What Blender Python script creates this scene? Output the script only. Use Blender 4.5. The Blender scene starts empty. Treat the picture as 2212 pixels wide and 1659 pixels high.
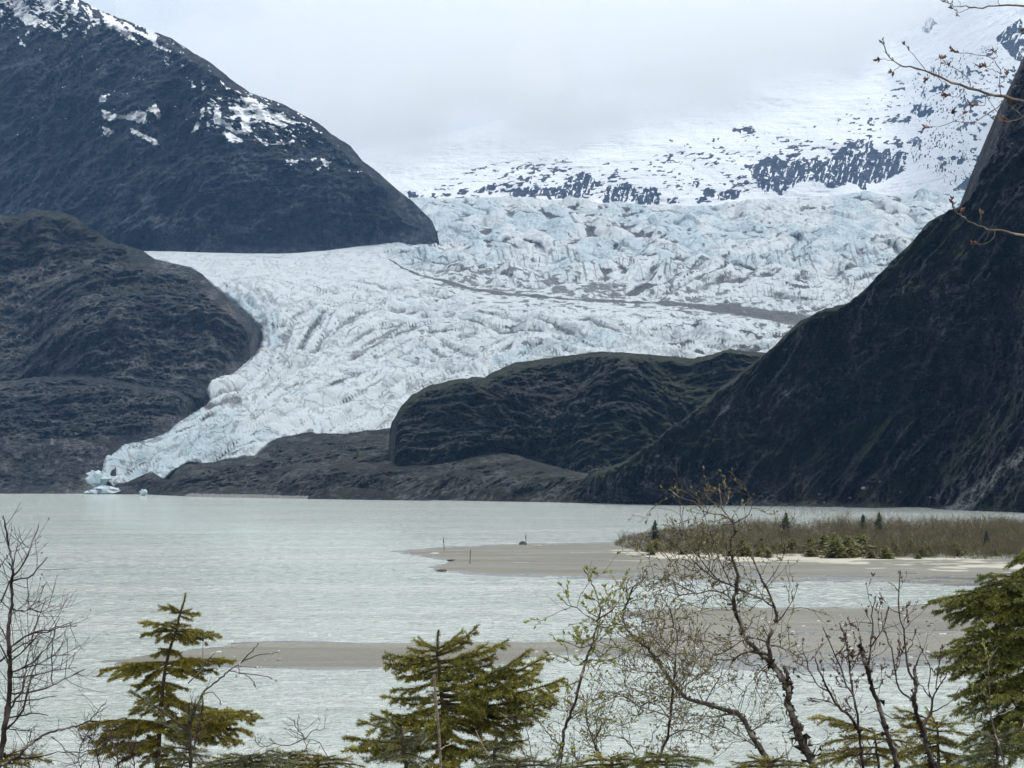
import bpy, math, random
import numpy as np
from mathutils import Vector

# ------------------------------------------------------------------ camera, sky, sun, exposure
sc = bpy.context.scene
F = 4790.0; CX = 1106.0; CY = 829.5; HZ = 1025.0; CAMZ = 20.0
TH = math.atan((HZ - CY) / F)
cam_d = bpy.data.cameras.new("camera"); cam = bpy.data.objects.new("camera", cam_d)
sc.collection.objects.link(cam); sc.camera = cam
cam.location = (0, 0, CAMZ); cam.rotation_euler = (math.radians(90) + TH, 0, 0)
cam_d.sensor_width = 36; cam_d.lens = 36 * F / 2212.0
cam_d.clip_start = 0.3; cam_d.clip_end = 90000
SUN_EL, SUN_AZ = math.radians(50), math.radians(72)   # azimuth from +Y towards +X: high on the right
sd = Vector((math.sin(SUN_AZ) * math.cos(SUN_EL), math.cos(SUN_AZ) * math.cos(SUN_EL), math.sin(SUN_EL)))
w = bpy.data.worlds.new("World"); sc.world = w; w.use_nodes = True
nt = w.node_tree; N = nt.nodes; L = nt.links
for n in list(N): N.remove(n)
wo = N.new('ShaderNodeOutputWorld'); bg = N.new('ShaderNodeBackground'); L.new(bg.outputs[0], wo.inputs[0])
bg.inputs[1].default_value = 0.1
sky = N.new('ShaderNodeTexSky'); sky.sky_type = 'NISHITA'; sky.sun_disc = False
sky.sun_elevation = SUN_EL; sky.sun_rotation = SUN_AZ
tc = N.new('ShaderNodeTexCoord'); mp = N.new('ShaderNodeMapping'); L.new(tc.outputs['Generated'], mp.inputs[0])
mp.inputs['Scale'].default_value = (1.0, 1.0, 2.2); mp.inputs['Rotation'].default_value = (0, 0.25, 0)
mp.inputs['Location'].default_value = (3.1, 1.7, 0.4)
nz = N.new('ShaderNodeTexNoise'); nz.inputs['Scale'].default_value = 6.5; nz.inputs['Detail'].default_value = 6
nz.inputs['Roughness'].default_value = 0.5; nz.inputs['Distortion'].default_value = 0.25; L.new(mp.outputs[0], nz.inputs[0])
cr = N.new('ShaderNodeValToRGB'); L.new(nz.outputs[0], cr.inputs[0])
cr.color_ramp.elements[0].position = 0.36; cr.color_ramp.elements[0].color = (7.9, 8.6, 8.8, 1)
cr.color_ramp.elements[1].position = 0.66; cr.color_ramp.elements[1].color = (10.9, 11.0, 10.7, 1)
e = cr.color_ramp.elements.new(0.50); e.color = (9.4, 9.8, 9.8, 1)
mx = N.new('ShaderNodeMix'); mx.data_type = 'RGBA'; mx.inputs[0].default_value = 0.93
L.new(sky.outputs[0], mx.inputs[6]); L.new(cr.outputs[0], mx.inputs[7]); 
sx = N.new('ShaderNodeSeparateXYZ'); L.new(tc.outputs['Generated'], sx.inputs[0])   # an overcast sky is about three times brighter overhead
mr = N.new('ShaderNodeMapRange'); L.new(sx.outputs[2], mr.inputs[0]); mr.inputs[1].default_value = 0.22; mr.inputs[2].default_value = 1.0; mr.inputs[3].default_value = 1.0; mr.inputs[4].default_value = 2.3
vm_ = N.new('ShaderNodeVectorMath'); vm_.operation = 'SCALE'; L.new(mx.outputs[2], vm_.inputs[0]); L.new(mr.outputs[0], vm_.inputs[3]); L.new(vm_.outputs[0], bg.inputs[0])
sl = bpy.data.lights.new("sun", 'SUN'); sl.energy = 2.0; sl.angle = math.radians(7); sl.color = (1.0, 0.96, 0.9)
so = bpy.data.objects.new("sun", sl); sc.collection.objects.link(so)
so.rotation_euler = sd.to_track_quat('Z', 'Y').to_euler()
sc.view_settings.view_transform = 'Standard'; sc.view_settings.look = 'None'
sc.view_settings.exposure = 0.0; sc.view_settings.gamma = 1
sc.cycles.volume_bounces = 12; sc.cycles.use_denoising = True; sc.cycles.max_bounces = 14; sc.cycles.transparent_max_bounces = 8
sc.render.film_transparent = False

# ------------------------------------------------------------------ helpers
rng = np.random.default_rng(7); random.seed(7)
COL = sc.collection
ct, st = math.cos(TH), math.sin(TH)
def ray(u, v):
    u = np.asarray(u, float); v = np.asarray(v, float)
    a = (u - CX) / F; b = -(v - CY) / F
    y = ct - b * st; z = st + b * ct
    return a / y, z / y
def P(u, v, r):                                   # photo direction at ground distance r
    x, z = ray(u, v); r = np.asarray(r, float)
    return np.stack(np.broadcast_arrays(x * r, r, CAMZ + z * r), -1)
def proj(G):                                      # world point to photo direction
    x, y, z = G[..., 0], G[..., 1], G[..., 2] - CAMZ
    fy = y * ct + z * st; uz = -y * st + z * ct
    return CX + F * x / fy, CY - F * uz / fy
def I(x, pts):                                    # piecewise-linear curve
    p = np.array(pts, float); return np.interp(x, p[:, 0], p[:, 1])
def sstep(a, b, x): t = np.clip((x - a) / (b - a), 0, 1); return t * t * (3 - 2 * t)

def _h(ix, iy, iz, s):
    h = (ix.astype(np.int64) * 374761393 + iy.astype(np.int64) * 668265263 + iz.astype(np.int64) * 2147483647 + s * 974634777) & 0xFFFFFFFF
    h = ((h ^ (h >> 13)) * 1274126177) & 0xFFFFFFFF
    h = ((h ^ (h >> 16)) * 2246822519) & 0xFFFFFFFF
    return ((h ^ (h >> 15)) & 0xFFFFFF) / float(0x1000000)
def vn(x, y, z=None, s=0):
    if z is None:
        ix = np.floor(x); iy = np.floor(y); fx = x - ix; fy = y - iy
        fx = fx * fx * fx * (fx * (fx * 6 - 15) + 10); fy = fy * fy * fy * (fy * (fy * 6 - 15) + 10)
        z0 = np.zeros_like(ix)
        a = _h(ix, iy, z0, s); b = _h(ix + 1, iy, z0, s); c = _h(ix, iy + 1, z0, s); d = _h(ix + 1, iy + 1, z0, s)
        return (a + (b - a) * fx) * (1 - fy) + (c + (d - c) * fx) * fy
    ix = np.floor(x); iy = np.floor(y); iz = np.floor(z); fx = x - ix; fy = y - iy; fz = z - iz
    fx = fx * fx * (3 - 2 * fx); fy = fy * fy * (3 - 2 * fy); fz = fz * fz * (3 - 2 * fz)
    r = 0
    for dz in (0, 1):
        wz = fz if dz else 1 - fz
        a = _h(ix, iy, iz + dz, s); b = _h(ix + 1, iy, iz + dz, s); c = _h(ix, iy + 1, iz + dz, s); d = _h(ix + 1, iy + 1, iz + dz, s)
        r = r + wz * ((a + (b - a) * fx) * (1 - fy) + (c + (d - c) * fx) * fy)
    return r
def fbm(x, y, z=None, o=4, s=0, g=0.5):           # about -1..1
    a = 1.0; t = 0; n = 0
    for k in range(o):
        f = 2.03 ** k
        t = t + a * (vn(x * f + k * 7.3, y * f + k * 3.1, None if z is None else z * f, s + k) * 2 - 1); n += a; a *= g
    return t / n
def ridg(x, y, z=None, o=4, s=0, g=0.5):          # 0..1, sharp crests
    a = 1.0; t = 0; n = 0
    for k in range(o):
        f = 2.03 ** k
        v = vn(x * f + k * 5.7, y * f + k * 9.1, None if z is None else z * f, s + k)
        t = t + a * (1 - np.abs(2 * v - 1)); n += a; a *= g
    return t / n
def worley(x, y, s=0):                            # F1, F2, cell random
    ix = np.floor(x); iy = np.floor(y)
    f1 = np.full(x.shape, 9.0); f2 = np.full(x.shape, 9.0); cid = np.zeros(x.shape)
    for dx in (-1, 0, 1):
        for dy in (-1, 0, 1):
            cx = ix + dx; cy = iy + dy; z0 = np.zeros_like(cx)
            d = np.hypot(cx + _h(cx, cy, z0, s) - x, cy + _h(cx, cy, z0, s + 1) - y)
            c = _h(cx, cy, z0, s + 2); m = d < f1
            f2 = np.where(m, f1, np.minimum(f2, d)); cid = np.where(m, c, cid); f1 = np.where(m, d, f1)
    return f1, f2, cid
def sdf(u, v, poly):                              # signed distance, positive inside
    p = np.array(poly, float); q = np.roll(p, -1, 0)
    d = np.full(u.shape, 1e18); ins = np.zeros(u.shape, bool)
    for (ax, ay), (bx, by) in zip(p, q):
        ex, ey = bx - ax, by - ay; wx, wy = u - ax, v - ay
        t = np.clip((wx * ex + wy * ey) / (ex * ex + ey * ey + 1e-12), 0, 1)
        d = np.minimum(d, (wx - t * ex) ** 2 + (wy - t * ey) ** 2)
        if ay != by:
            c = ((ay > v) != (by > v)) & (u < (bx - ax) * (v - ay) / (by - ay) + ax); ins ^= c
    d = np.sqrt(d); return np.where(ins, d, -d)
def sdf_multi(u, v, polys):
    out = np.full(u.shape, -1e9)
    for p in polys:
        a = np.array(p, float); m = 25
        sel = (u > a[:, 0].min() - m) & (u < a[:, 0].max() + m) & (v > a[:, 1].min() - m) & (v < a[:, 1].max() + m)
        if sel.any(): out[sel] = np.maximum(out[sel], sdf(u[sel], v[sel], p))
    return out
def dline(u, v, pts):                             # distance to an open polyline
    d = np.full(u.shape, 1e18)
    for (ax, ay), (bx, by) in zip(pts[:-1], pts[1:]):
        ex, ey = bx - ax, by - ay; wx, wy = u - ax, v - ay
        t = np.clip((wx * ex + wy * ey) / (ex * ex + ey * ey + 1e-12), 0, 1)
        d = np.minimum(d, (wx - t * ex) ** 2 + (wy - t * ey) ** 2)
    return np.sqrt(d)

def mesh_obj(name, V, Fc, mat=None, parent=None, smooth=False, mask=None, base=None):
    V = np.asarray(V, np.float32).reshape(-1, 3)
    if base is not None: V = V - np.asarray(base, np.float32)
    me = bpy.data.meshes.new(name); me.vertices.add(len(V)); me.vertices.foreach_set('co', V.ravel())
    lens = []; idx = []
    for f in (Fc if isinstance(Fc, list) else [Fc]):
        f = np.asarray(f, np.int32)
        if f.size == 0: continue
        lens.append(np.full(len(f), f.shape[1], np.int32)); idx.append(f.ravel())
    lens = np.concatenate(lens); idx = np.concatenate(idx)
    me.loops.add(len(idx)); me.loops.foreach_set('vertex_index', idx)
    me.polygons.add(len(lens)); st_ = np.concatenate([[0], np.cumsum(lens)[:-1]]).astype(np.int32)
    me.polygons.foreach_set('loop_start', st_)
    try: me.polygons.foreach_set('loop_total', lens)
    except Exception: pass
    me.polygons.foreach_set('use_smooth', np.full(len(lens), smooth, bool))
    if mask is not None:
        at = me.attributes.new('mask', 'FLOAT_COLOR', 'POINT')
        m = np.ones((len(V), 4), np.float32); m[:, :mask.shape[1]] = mask; at.data.foreach_set('color', m.ravel())
    me.update(calc_edges=True); me.validate()
    if mat: me.materials.append(mat)
    o = bpy.data.objects.new(name, me); COL.objects.link(o)
    if parent is not None: o.parent = parent
    return o
def tag(o, label=None, cat=None, group=None, kind=None):
    if label: o['label'] = label
    if cat: o['category'] = cat
    if group: o['group'] = group
    if kind: o['kind'] = kind
    return o
def empty(name, loc, label, cat, group=None):
    o = bpy.data.objects.new(name, None); COL.objects.link(o); o.location = tuple(float(c) for c in loc); o.empty_display_size = 0.2
    return tag(o, label, cat, group)
def gridf(nr, nc):
    i = np.arange(nr * nc).reshape(nr, nc)
    return np.stack([i[:-1, :-1], i[:-1, 1:], i[1:, 1:], i[1:, :-1]], -1).reshape(-1, 4)
def normals(G):
    a = np.gradient(G, axis=1); b = np.gradient(G, axis=0); n = np.cross(a, b)
    return n / (np.linalg.norm(n, axis=-1, keepdims=True) + 1e-9)

# node helper
class NT:
    def __init__(s, name):
        s.m = bpy.data.materials.new(name); s.m.use_nodes = True; s.t = s.m.node_tree
        s.b = s.t.nodes['Principled BSDF']; s.out = s.t.nodes['Material Output']
        s.co = s.t.nodes.new('ShaderNodeTexCoord').outputs['Object']
    def set(s, sock, v):
        if isinstance(v, bpy.types.NodeSocket): s.t.links.new(v, sock)
        elif v is not None:
            if hasattr(sock.default_value, '__len__') and len(sock.default_value) == 4 and len(v) == 3: v = tuple(v) + (1,)
            sock.default_value = v
    def noise(s, scale, detail=4, rough=0.55, st=(1, 1, 1), rot=(0, 0, 0), dist=0, loc=(0, 0, 0), co=None):
        m = s.t.nodes.new('ShaderNodeMapping'); s.set(m.inputs[0], co or s.co)
        m.inputs['Scale'].default_value = [c * scale for c in st]; m.inputs['Rotation'].default_value = rot; m.inputs['Location'].default_value = loc
        n = s.t.nodes.new('ShaderNodeTexNoise'); s.set(n.inputs['Vector'], m.outputs[0])
        n.inputs['Scale'].default_value = 1; n.inputs['Detail'].default_value = detail; n.inputs['Roughness'].default_value = rough; n.inputs['Distortion'].default_value = dist
        return n.outputs[0]
    def vor(s, scale, st=(1, 1, 1), feat='DISTANCE_TO_EDGE', co=None, rot=(0, 0, 0)):
        m = s.t.nodes.new('ShaderNodeMapping'); s.set(m.inputs[0], co or s.co)
        m.inputs['Scale'].default_value = [c * scale for c in st]; m.inputs['Rotation'].default_value = rot
        n = s.t.nodes.new('ShaderNodeTexVoronoi'); n.feature = feat; s.set(n.inputs['Vector'], m.outputs[0]); n.inputs['Scale'].default_value = 1
        return n.outputs[0]
    def math(s, op, a, b=None, c=None, clamp=False):
        n = s.t.nodes.new('ShaderNodeMath'); n.operation = op; n.use_clamp = clamp
        s.set(n.inputs[0], a)
        if b is not None: s.set(n.inputs[1], b)
        if c is not None: s.set(n.inputs[2], c)
        return n.outputs[0]
    def rng(s, v, a, b, c=0.0, d=1.0, smooth=True):
        n = s.t.nodes.new('ShaderNodeMapRange'); n.interpolation_type = 'SMOOTHSTEP' if smooth else 'LINEAR'
        s.set(n.inputs[0], v); n.inputs[1].default_value = a; n.inputs[2].default_value = b; n.inputs[3].default_value = c; n.inputs[4].default_value = d
        return n.outputs[0]
    def mix(s, f, a, b, mode='MIX'):
        n = s.t.nodes.new('ShaderNodeMix'); n.data_type = 'RGBA'; n.blend_type = mode
        s.set(n.inputs[0], f); s.set(n.inputs[6], a); s.set(n.inputs[7], b); return n.outputs[2]
    def attr(s, name='mask'):
        n = s.t.nodes.new('ShaderNodeAttribute'); n.attribute_name = name
        q = s.t.nodes.new('ShaderNodeSeparateColor'); s.t.links.new(n.outputs['Color'], q.inputs[0]); return q.outputs
    def nz(s):
        g = s.t.nodes.new('ShaderNodeNewGeometry'); q = s.t.nodes.new('ShaderNodeSeparateXYZ')
        s.t.links.new(g.outputs['Normal'], q.inputs[0]); return q.outputs[2]
    def posz(s):
        q = s.t.nodes.new('ShaderNodeSeparateXYZ'); s.set(q.inputs[0], s.co); return q.outputs[2]
    def bump(s, h, dist, strength=1.0, prev=None):
        n = s.t.nodes.new('ShaderNodeBump'); n.inputs['Strength'].default_value = strength; n.inputs['Distance'].default_value = dist
        s.set(n.inputs['Height'], h)
        if prev is not None: s.t.links.new(prev, n.inputs['Normal'])
        return n.outputs[0]
    def done(s, col, rough=0.9, normal=None, spec=0.3, sub=0):
        s.set(s.b.inputs['Base Color'], col); s.set(s.b.inputs['Roughness'], rough); s.set(s.b.inputs['Specular IOR Level'], spec)
        if normal is not None: s.t.links.new(normal, s.b.inputs['Normal'])
        return s.m

# rock: fractured schist with seams, scrub on ledges (mask green), scree (mask blue), snow (mask red)
def rock_mat(name, dark, mid, light, veg, s=1.0, vegamt=0.5, dip=0.5, tint=None):  # bluish dark and light also paint shadow and highlight contrast into the colour
    t = NT(name); k = 1 / s
    a = t.attr()
    big = t.noise(0.010 * k, 6, 0.65, (1, 1, 0.5), dist=0.5)
    vert = t.noise(0.040 * k, 9, 0.74, (1, 1, 0.16), dist=0.5)
    fine = t.noise(0.13 * k, 9, 0.80, (1, 1, 0.6), rot=(0.3, dip, 0))
    seam = t.noise(0.040 * k, 9, 0.72, (0.30, 0.30, 2.6), rot=(0.15, dip, 0.2), dist=0.8)
    m = t.math('ADD', t.math('MULTIPLY', vert, 0.4), t.math('ADD', t.math('MULTIPLY', seam, 0.25), t.math('MULTIPLY', big, 0.35)))
    c = t.mix(t.rng(m, 0.42, 0.56), dark, mid)
    c = t.mix(t.math('MULTIPLY', t.rng(fine, 0.48, 0.60), t.rng(big, 0.42, 0.58, 0.30, 1.0)), c, light)
    c = t.mix(t.math('MULTIPLY', t.rng(seam, 0.53, 0.58), 0.75), c, dark)
    c = t.mix(t.rng(fine, 0.46, 0.38), c, (dark[0] * .3, dark[1] * .3, dark[2] * .35))
    blk = t.vor(0.05 * k, (1, 1, .45), co=None)
    c = t.mix(t.rng(blk, .05, .0, 0, .6), c, (dark[0] * .4, dark[1] * .4, dark[2] * .5))
    if tint: c = t.mix(t.rng(t.noise(0.011 * k, 4), 0.5, 0.68, 0, 0.6), c, tint)
    sc_n = t.noise(0.35 * k, 6, 0.8)
    c = t.mix(t.math('MULTIPLY', a[2], t.rng(sc_n, 0.42, 0.60)), c, (light[0] * 1.7, light[1] * 1.7, light[2] * 1.65))
    vn_ = t.noise(0.05 * k, 9, 0.74)
    vv = t.math('ADD', t.math('MULTIPLY', a[1], 0.55), t.math('MULTIPLY', t.rng(t.nz(), 0.35, 0.85), vegamt * 0.25))
    vm = t.rng(t.math('ADD', vv, t.math('SUBTRACT', vn_, 0.5)), 0.22, 0.36)
    vc = t.mix(t.rng(t.noise(0.5 * k, 5, 0.8), 0.40, 0.60), (veg[0] * 0.4, veg[1] * 0.4, veg[2] * 0.5), veg)
    c = t.mix(t.math('MULTIPLY', vm, 0.75), c, vc)
    sn = t.noise(0.07 * k, 6, 0.65)
    sm = t.rng(t.math('ADD', a[0], t.math('MULTIPLY', t.math('SUBTRACT', sn, 0.5), 0.5)), 0.47, 0.53)
    c = t.mix(sm, c, (0.74, 0.755, 0.78))
    h = t.math('ADD', t.math('MULTIPLY', fine, 0.7), t.math('ADD', t.math('MULTIPLY', vert, 1.2), t.math('MULTIPLY', seam, 1.3)))
    h = t.math('MULTIPLY', h, t.math('SUBTRACT', 1.0, t.math('MULTIPLY', sm, 0.9)))
    nb = t.bump(h, 34 * s, 1.0)
    nb = t.bump(t.math('MULTIPLY', vn_, t.math('SUBTRACT', 1.0, sm)), 12 * s, 1.0, nb)
    return t.done(c, 0.85, nb, 0.25)

def relief(name, us, top, bot, rf, nrows, mat, amp=12, scl=120, back=400, nback=8, masks=None, seed=1, disp=None, bslope=0.6, edge=None, pw=1.0, smooth=True, glac=True, calmw=70, bias=0.0):
    under = glac == 'in'
    if glac is True or under: glac = GP
    us = np.asarray(us, float); vt = top(us); vb = bot(us)
    t = np.linspace(0, 1, nrows)[:, None] ** pw
    U = np.broadcast_to(us, (nrows, len(us))).copy(); Vv = vb + (vt - vb) * t
    G = P(U, Vv, rf(U, Vv))
    if back:
        g = G[-1]; rows = []
        for k in range(1, nback + 1):
            d = back * (k / nback) ** 1.7
            q = g.copy(); q[:, 1] += d; q[:, 0] *= 1 + 0.0 * d; q[:, 2] -= d * bslope * (k / nback) ** 0.6; rows.append(q)
        G = np.concatenate([G, np.array(rows)], 0)
        U = np.concatenate([U, np.repeat(U[-1:], nback, 0)], 0); Vv = np.concatenate([Vv, np.repeat(Vv[-1:], nback, 0)], 0)
    n = normals(G)
    n *= np.where((n * np.array([0, -1, 0.6])).sum(-1, keepdims=True) < 0, -1, 1)
    x, y, z = G[..., 0] / scl, G[..., 1] / scl, G[..., 2] / scl
    wx = x + 0.35 * fbm(x, y, z, 2, seed + 50); wz = z + 0.35 * fbm(x + 9, y, z, 2, seed + 60)
    if disp is None:
        d = (ridg(wx * .6, y * .6, wz * 0.25, 2, seed + 5) - 0.55) * 2.6 + (ridg(wx * 1.3, y, wz * 0.4, 5, seed, 0.62) - 0.55) * 2.4 + 0.75 * fbm(wx * 2.6, y * 2.6, wz * 2.2, 4, seed + 20, 0.6) \
            + 0.75 * (ridg(wx * 7, y * 7, wz * 4, 3, seed + 30, .6) - 0.5) + 0.32 * (ridg(wx * 22, y * 22, wz * 26, 3, seed + 33, .7) - 0.5)
    else: d = disp(G, U, Vv)
    tl = list(zip(us[::5], vt[::5])) + [(us[-1], vt[-1])]
    calm = 0.22 + 0.78 * sstep(0, calmw * .35, dline(U, Vv, tl)); calm[nrows - 1:] = 0.22
    if glac is not None:                          # quieter relief where the rock meets ice and water
        if glac != 'shore': sg_ = sdf(U, Vv, glac if glac != 'in' else GP); calm *= 0.06 + 0.94 * sstep(4, 45, -sg_ if under else np.abs(sg_))
        calm *= 0.15 + 0.85 * sstep(-6, 28, ysh(U) - Vv)
    d = (d - bias) * calm + (0.03 + .07 * calm) * ridg(x * 14, y * 14, z * 14, 3, seed + 36, .7)
    rd = G - np.array([0, 0, CAMZ]); rd /= np.linalg.norm(rd, axis=-1, keepdims=True)
    G = G + (n * .12 - rd * .88) * (d * amp)[..., None]      # crags stand out of the wall towards the valley
    tw_ = np.clip(np.arange(U.shape[0]) / (nrows - 1.0), 0, 1)[:, None]; want = vt + (1.7 if amp > 60 else 2.8) * fbm(us / 8.0, us * 0, o=4, s=seed, g=.6)
    for it in range(4):                           # keep the traced skyline
        pu, pv = proj(G); top_ = pv.min(0) - want; top_ = np.convolve(np.pad(top_, 10, 'edge'), np.ones(21) / 21, 'valid')
        G[..., 2] += sstep(.25, 1.0, tw_) * top_ * G[nrows - 1, :, 1] / F * .8
    pu, pv = proj(G)
    mk = masks(pu, pv, G, n) if masks else np.zeros(U.shape + (3,))
    return mesh_obj(name, G, gridf(*U.shape), mat, smooth=smooth, mask=mk.reshape(-1, mk.shape[-1])), G

# waterline of the far shore and its distance
SH = [(-300, 1064), (0, 1066), (310, 1068), (395, 1072), (672, 1077), (960, 1081), (1290, 1087), (1551, 1092), (1878, 1098), (2212, 1107), (2700, 1122)]
def ysh(u): return I(u, SH)
def rsh(u): _, z = ray(u, ysh(u)); return -CAMZ / z
def slope_r(r0, z0, c):                           # surface rising away from distance r0 at height z0, c = run per rise
    def f(U, V):
        _, s = ray(U, V); rr = r0(U) if callable(r0) else r0
        zz = z0(U) if callable(z0) else z0
        return (rr + (CAMZ - zz) * c) / (1 - s * c)
    return f
def stack(*a): return np.stack(a, -1)
GP = [(320, 541), (400, 543), (500, 546), (600, 547), (700, 541), (800, 527), (900, 511), (944, 503), (900, 470), (860, 430), (892, 428), (964, 426), (1016, 429), (1062, 426), (1134, 430), (1225, 431), (1264, 437), (1355, 441), (1421, 443), (1506, 445), (1584, 436), (1649, 431), (1715, 426), (1780, 424), (1865, 413), (1930, 421), (1976, 415), (2008, 413), (2047, 417), (2113, 413), (2300, 410),
      (2300, 900), (850, 935), (794, 931), (764, 940), (703, 941), (651, 941), (599, 949), (564, 979), (551, 992), (521, 993), (456, 1001), (403, 1004), (382, 1014), (373, 1022), (356, 1039), (338, 1055), (316, 1060), (319, 1050), (330, 1031), (319, 1025), (291, 1038), (272, 1043), (253, 1050), (246, 1058), (238, 1050), (217, 1030), (222, 1000), (252, 977), (269, 964), (304, 957), (347, 942), (369, 929), (403, 907), (446, 880), (452, 862), (444, 848), (450, 836), (469, 825), (499, 812), (521, 790), (551, 769), (562, 742), (566, 712), (542, 690), (499, 652), (460, 617), (412, 580), (300, 555)]
# ------------------------------------------------------------------ ground sheet and lake
lb = NT("lake_bed_silt"); lbm = lb.done(lb.mix(lb.noise(0.02), (0.12, 0.115, 0.10), (0.18, 0.17, 0.15)))
S = 30000.0
tag(mesh_obj("ground", [(-S, 55, -3), (S, 55, -3), (S, S, -3), (-S, S, -3)], np.array([[0, 1, 2, 3]]), lbm), "flat silty valley floor under the lake and mountains", "ground", kind="structure")

t = NT("glacial_water")
far = t.noise(0.012, 4, 0.5, (0.25, 1, 1)); mid_ = t.noise(0.05, 4, 0.6, (0.3, 1, 1))
wc = t.mix(t.rng(far, 0.35, 0.65), (0.42, 0.465, 0.43), (0.49, 0.515, 0.485))
wc = t.mix(t.rng(mid_, 0.4, 0.7, 0, 0.5), wc, (0.33, 0.385, 0.33))  # darker streaks paint ripple shade into the water colour
w1 = t.noise(1.1, 5, 0.7, (0.6, 1.0, 1), rot=(0, 0, 0.12), dist=0.3)
w2 = t.noise(0.30, 5, 0.65, (0.5, 1.0, 1), rot=(0, 0, -0.08), dist=0.4)
w3 = t.noise(0.045, 3, 0.6, (0.35, 1.0, 1), rot=(0, 0, 0.05))
nb = t.bump(w1, 0.7, 1.0); nb = t.bump(w2, 2.4, 1.0, nb); nb = t.bump(w3, 4.0, 0.8, nb)
water_m = t.done(wc, 0.10, nb, 0.5)
# the lake: a polar sheet from below the bluff to past the far shore, its nearer part with real ripples
rr = np.concatenate([np.geomspace(60, 130, 40)[:-1], np.geomspace(130, 1100, 1100), np.geomspace(1110, 4000, 60)])
uu = np.linspace(-160, 2372, 460)
R_, U_ = np.meshgrid(rr, uu, indexing='ij'); a_, _ = ray(U_, np.full_like(U_, 1200.0)); X_ = a_ * R_
hh = fbm(X_ / 1.9, R_ / 1.3, o=3, s=301, g=.6) + 1.0 * fbm(X_ / 9, R_ / 5, o=3, s=302)
Z_ = 0.15 * hh * sstep(1100, 500, R_)
tag(mesh_obj("water", stack(X_, R_, Z_), gridf(*X_.shape), water_m, smooth=True), "pale milky green glacial lake rippled by wind", "water", kind="structure")

# ------------------------------------------------------------------ far snowy mountains
M3T = [(740, 330), (860, 310), (1000, 280), (1150, 240), (1300, 190), (1450, 160), (1600, 120), (1750, 60), (1850, 10), (1960, -40), (2060, -90), (2160, -140), (2300, -210), (2450, -260)]
m3polys = [[(a * .496 + 768, b * .496) for a, b in p] for p in [
    [(655, 830), (690, 822), (730, 818), (790, 812), (850, 822), (905, 812), (920, 775), (965, 752), (1015, 755), (1035, 785), (1085, 790), (1050, 815), (1000, 850), (960, 872), (900, 862), (850, 865), (805, 850), (760, 866), (680, 858)],
    [(1080, 885), (1085, 840), (1095, 805), (1130, 810), (1180, 790), (1215, 812), (1245, 850), (1260, 818), (1305, 815), (1325, 850), (1320, 888), (1240, 892), (1150, 888)],
    [(1690, 715), (1740, 712), (1780, 690), (1830, 680), (1868, 700), (1905, 705), (1950, 690), (2000, 690), (2040, 700), (2090, 680), (2150, 620), (2205, 608), (2250, 612), (2260, 680), (2300, 700), (2345, 700), (2380, 740), (2300, 790), (2200, 810), (2150, 800), (2075, 825), (2020, 790), (1940, 790), (1850, 850), (1820, 830), (1780, 842), (1750, 800), (1725, 760)],
    [(520, 838), (545, 820), (580, 805), (615, 800), (610, 822), (560, 840)], [(660, 735), (700, 725), (775, 705), (770, 720), (700, 738)],
    [(1465, 790), (1495, 785), (1502, 815), (1475, 820)], [(1510, 830), (1545, 810), (1570, 835), (1560, 855), (1520, 855)], [(1575, 840), (1620, 825), (1675, 830), (1670, 865), (1580, 872)],
    [(1350, 865), (1400, 860), (1410, 885), (1350, 885)], [(1365, 607), (1380, 605), (1380, 614), (1367, 614)], [(1415, 630), (1450, 625), (1450, 637), (1420, 638)], [(1640, 570), (1680, 552), (1740, 548), (1740, 578), (1690, 582)], [(1555, 608), (1578, 597), (1578, 611), (1560, 613)],
    [(1480, 860), (1530, 858), (1550, 880), (1490, 888)], [(215, 838), (260, 830), (290, 855), (240, 860)], [(845, 740), (872, 742), (870, 752), (848, 752)], [(750, 770), (775, 768), (790, 800), (765, 812), (745, 790)],
]] + [[(a * .3308 + 1810.4, b * .3308) for a, b in p] for p in [
    [(0, 1000), (60, 935), (140, 912), (215, 920), (232, 965), (280, 985), (335, 965), (360, 1010), (400, 980), (455, 1000), (440, 1060), (460, 1100), (400, 1135), (330, 1140), (300, 1190), (262, 1195), (245, 1150), (190, 1165), (180, 1240), (150, 1240), (110, 1180), (60, 1200), (0, 1190)],
    [(478, 730), (500, 690), (545, 675), (610, 690), (635, 735), (580, 760), (520, 762)], [(365, 940), (390, 915), (430, 925), (425, 960), (385, 965)], [(440, 925), (480, 905), (545, 900), (535, 950), (490, 965), (455, 945)],
    [(760, 1240), (850, 1160), (930, 1108), (930, 1215), (850, 1240)], [(545, 180), (590, 110), (620, 120), (650, 150), (590, 215), (555, 205)], [(1030, 250), (1100, 180), (1200, 120), (1230, 400), (1160, 400), (1100, 330)],
    [(580, 600), (640, 560), (740, 545), (720, 590), (640, 610)], [(855, 870), (900, 880), (945, 920), (890, 915)], [(735, 1020), (775, 1010), (775, 1040), (740, 1045)], [(770, 1050), (800, 1030), (830, 1050), (800, 1075)],
    [(660, 1090), (700, 1055), (720, 1065), (680, 1100)], [(400, 800), (440, 775), (490, 765), (440, 805)], [(500, 860), (540, 845), (580, 850), (540, 870)], [(780, 830), (850, 790), (880, 800), (840, 845), (790, 850)], [(640, 1030), (680, 1020), (700, 1040), (660, 1060)],
    [(790, 920), (820, 915), (825, 940), (795, 940)], [(860, 970), (905, 965), (900, 980), (865, 985)], [(780, 680), (880, 670), (860, 740), (800, 720)]]]
SPK = [(768, 440), (1100, 330), (1350, 340), (1620, 280), (1800, 250), (2000, 120), (2212, 60), (2230, 330), (2060, 420), (1900, 320), (1700, 420), (1200, 445), (900, 445)]
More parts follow.
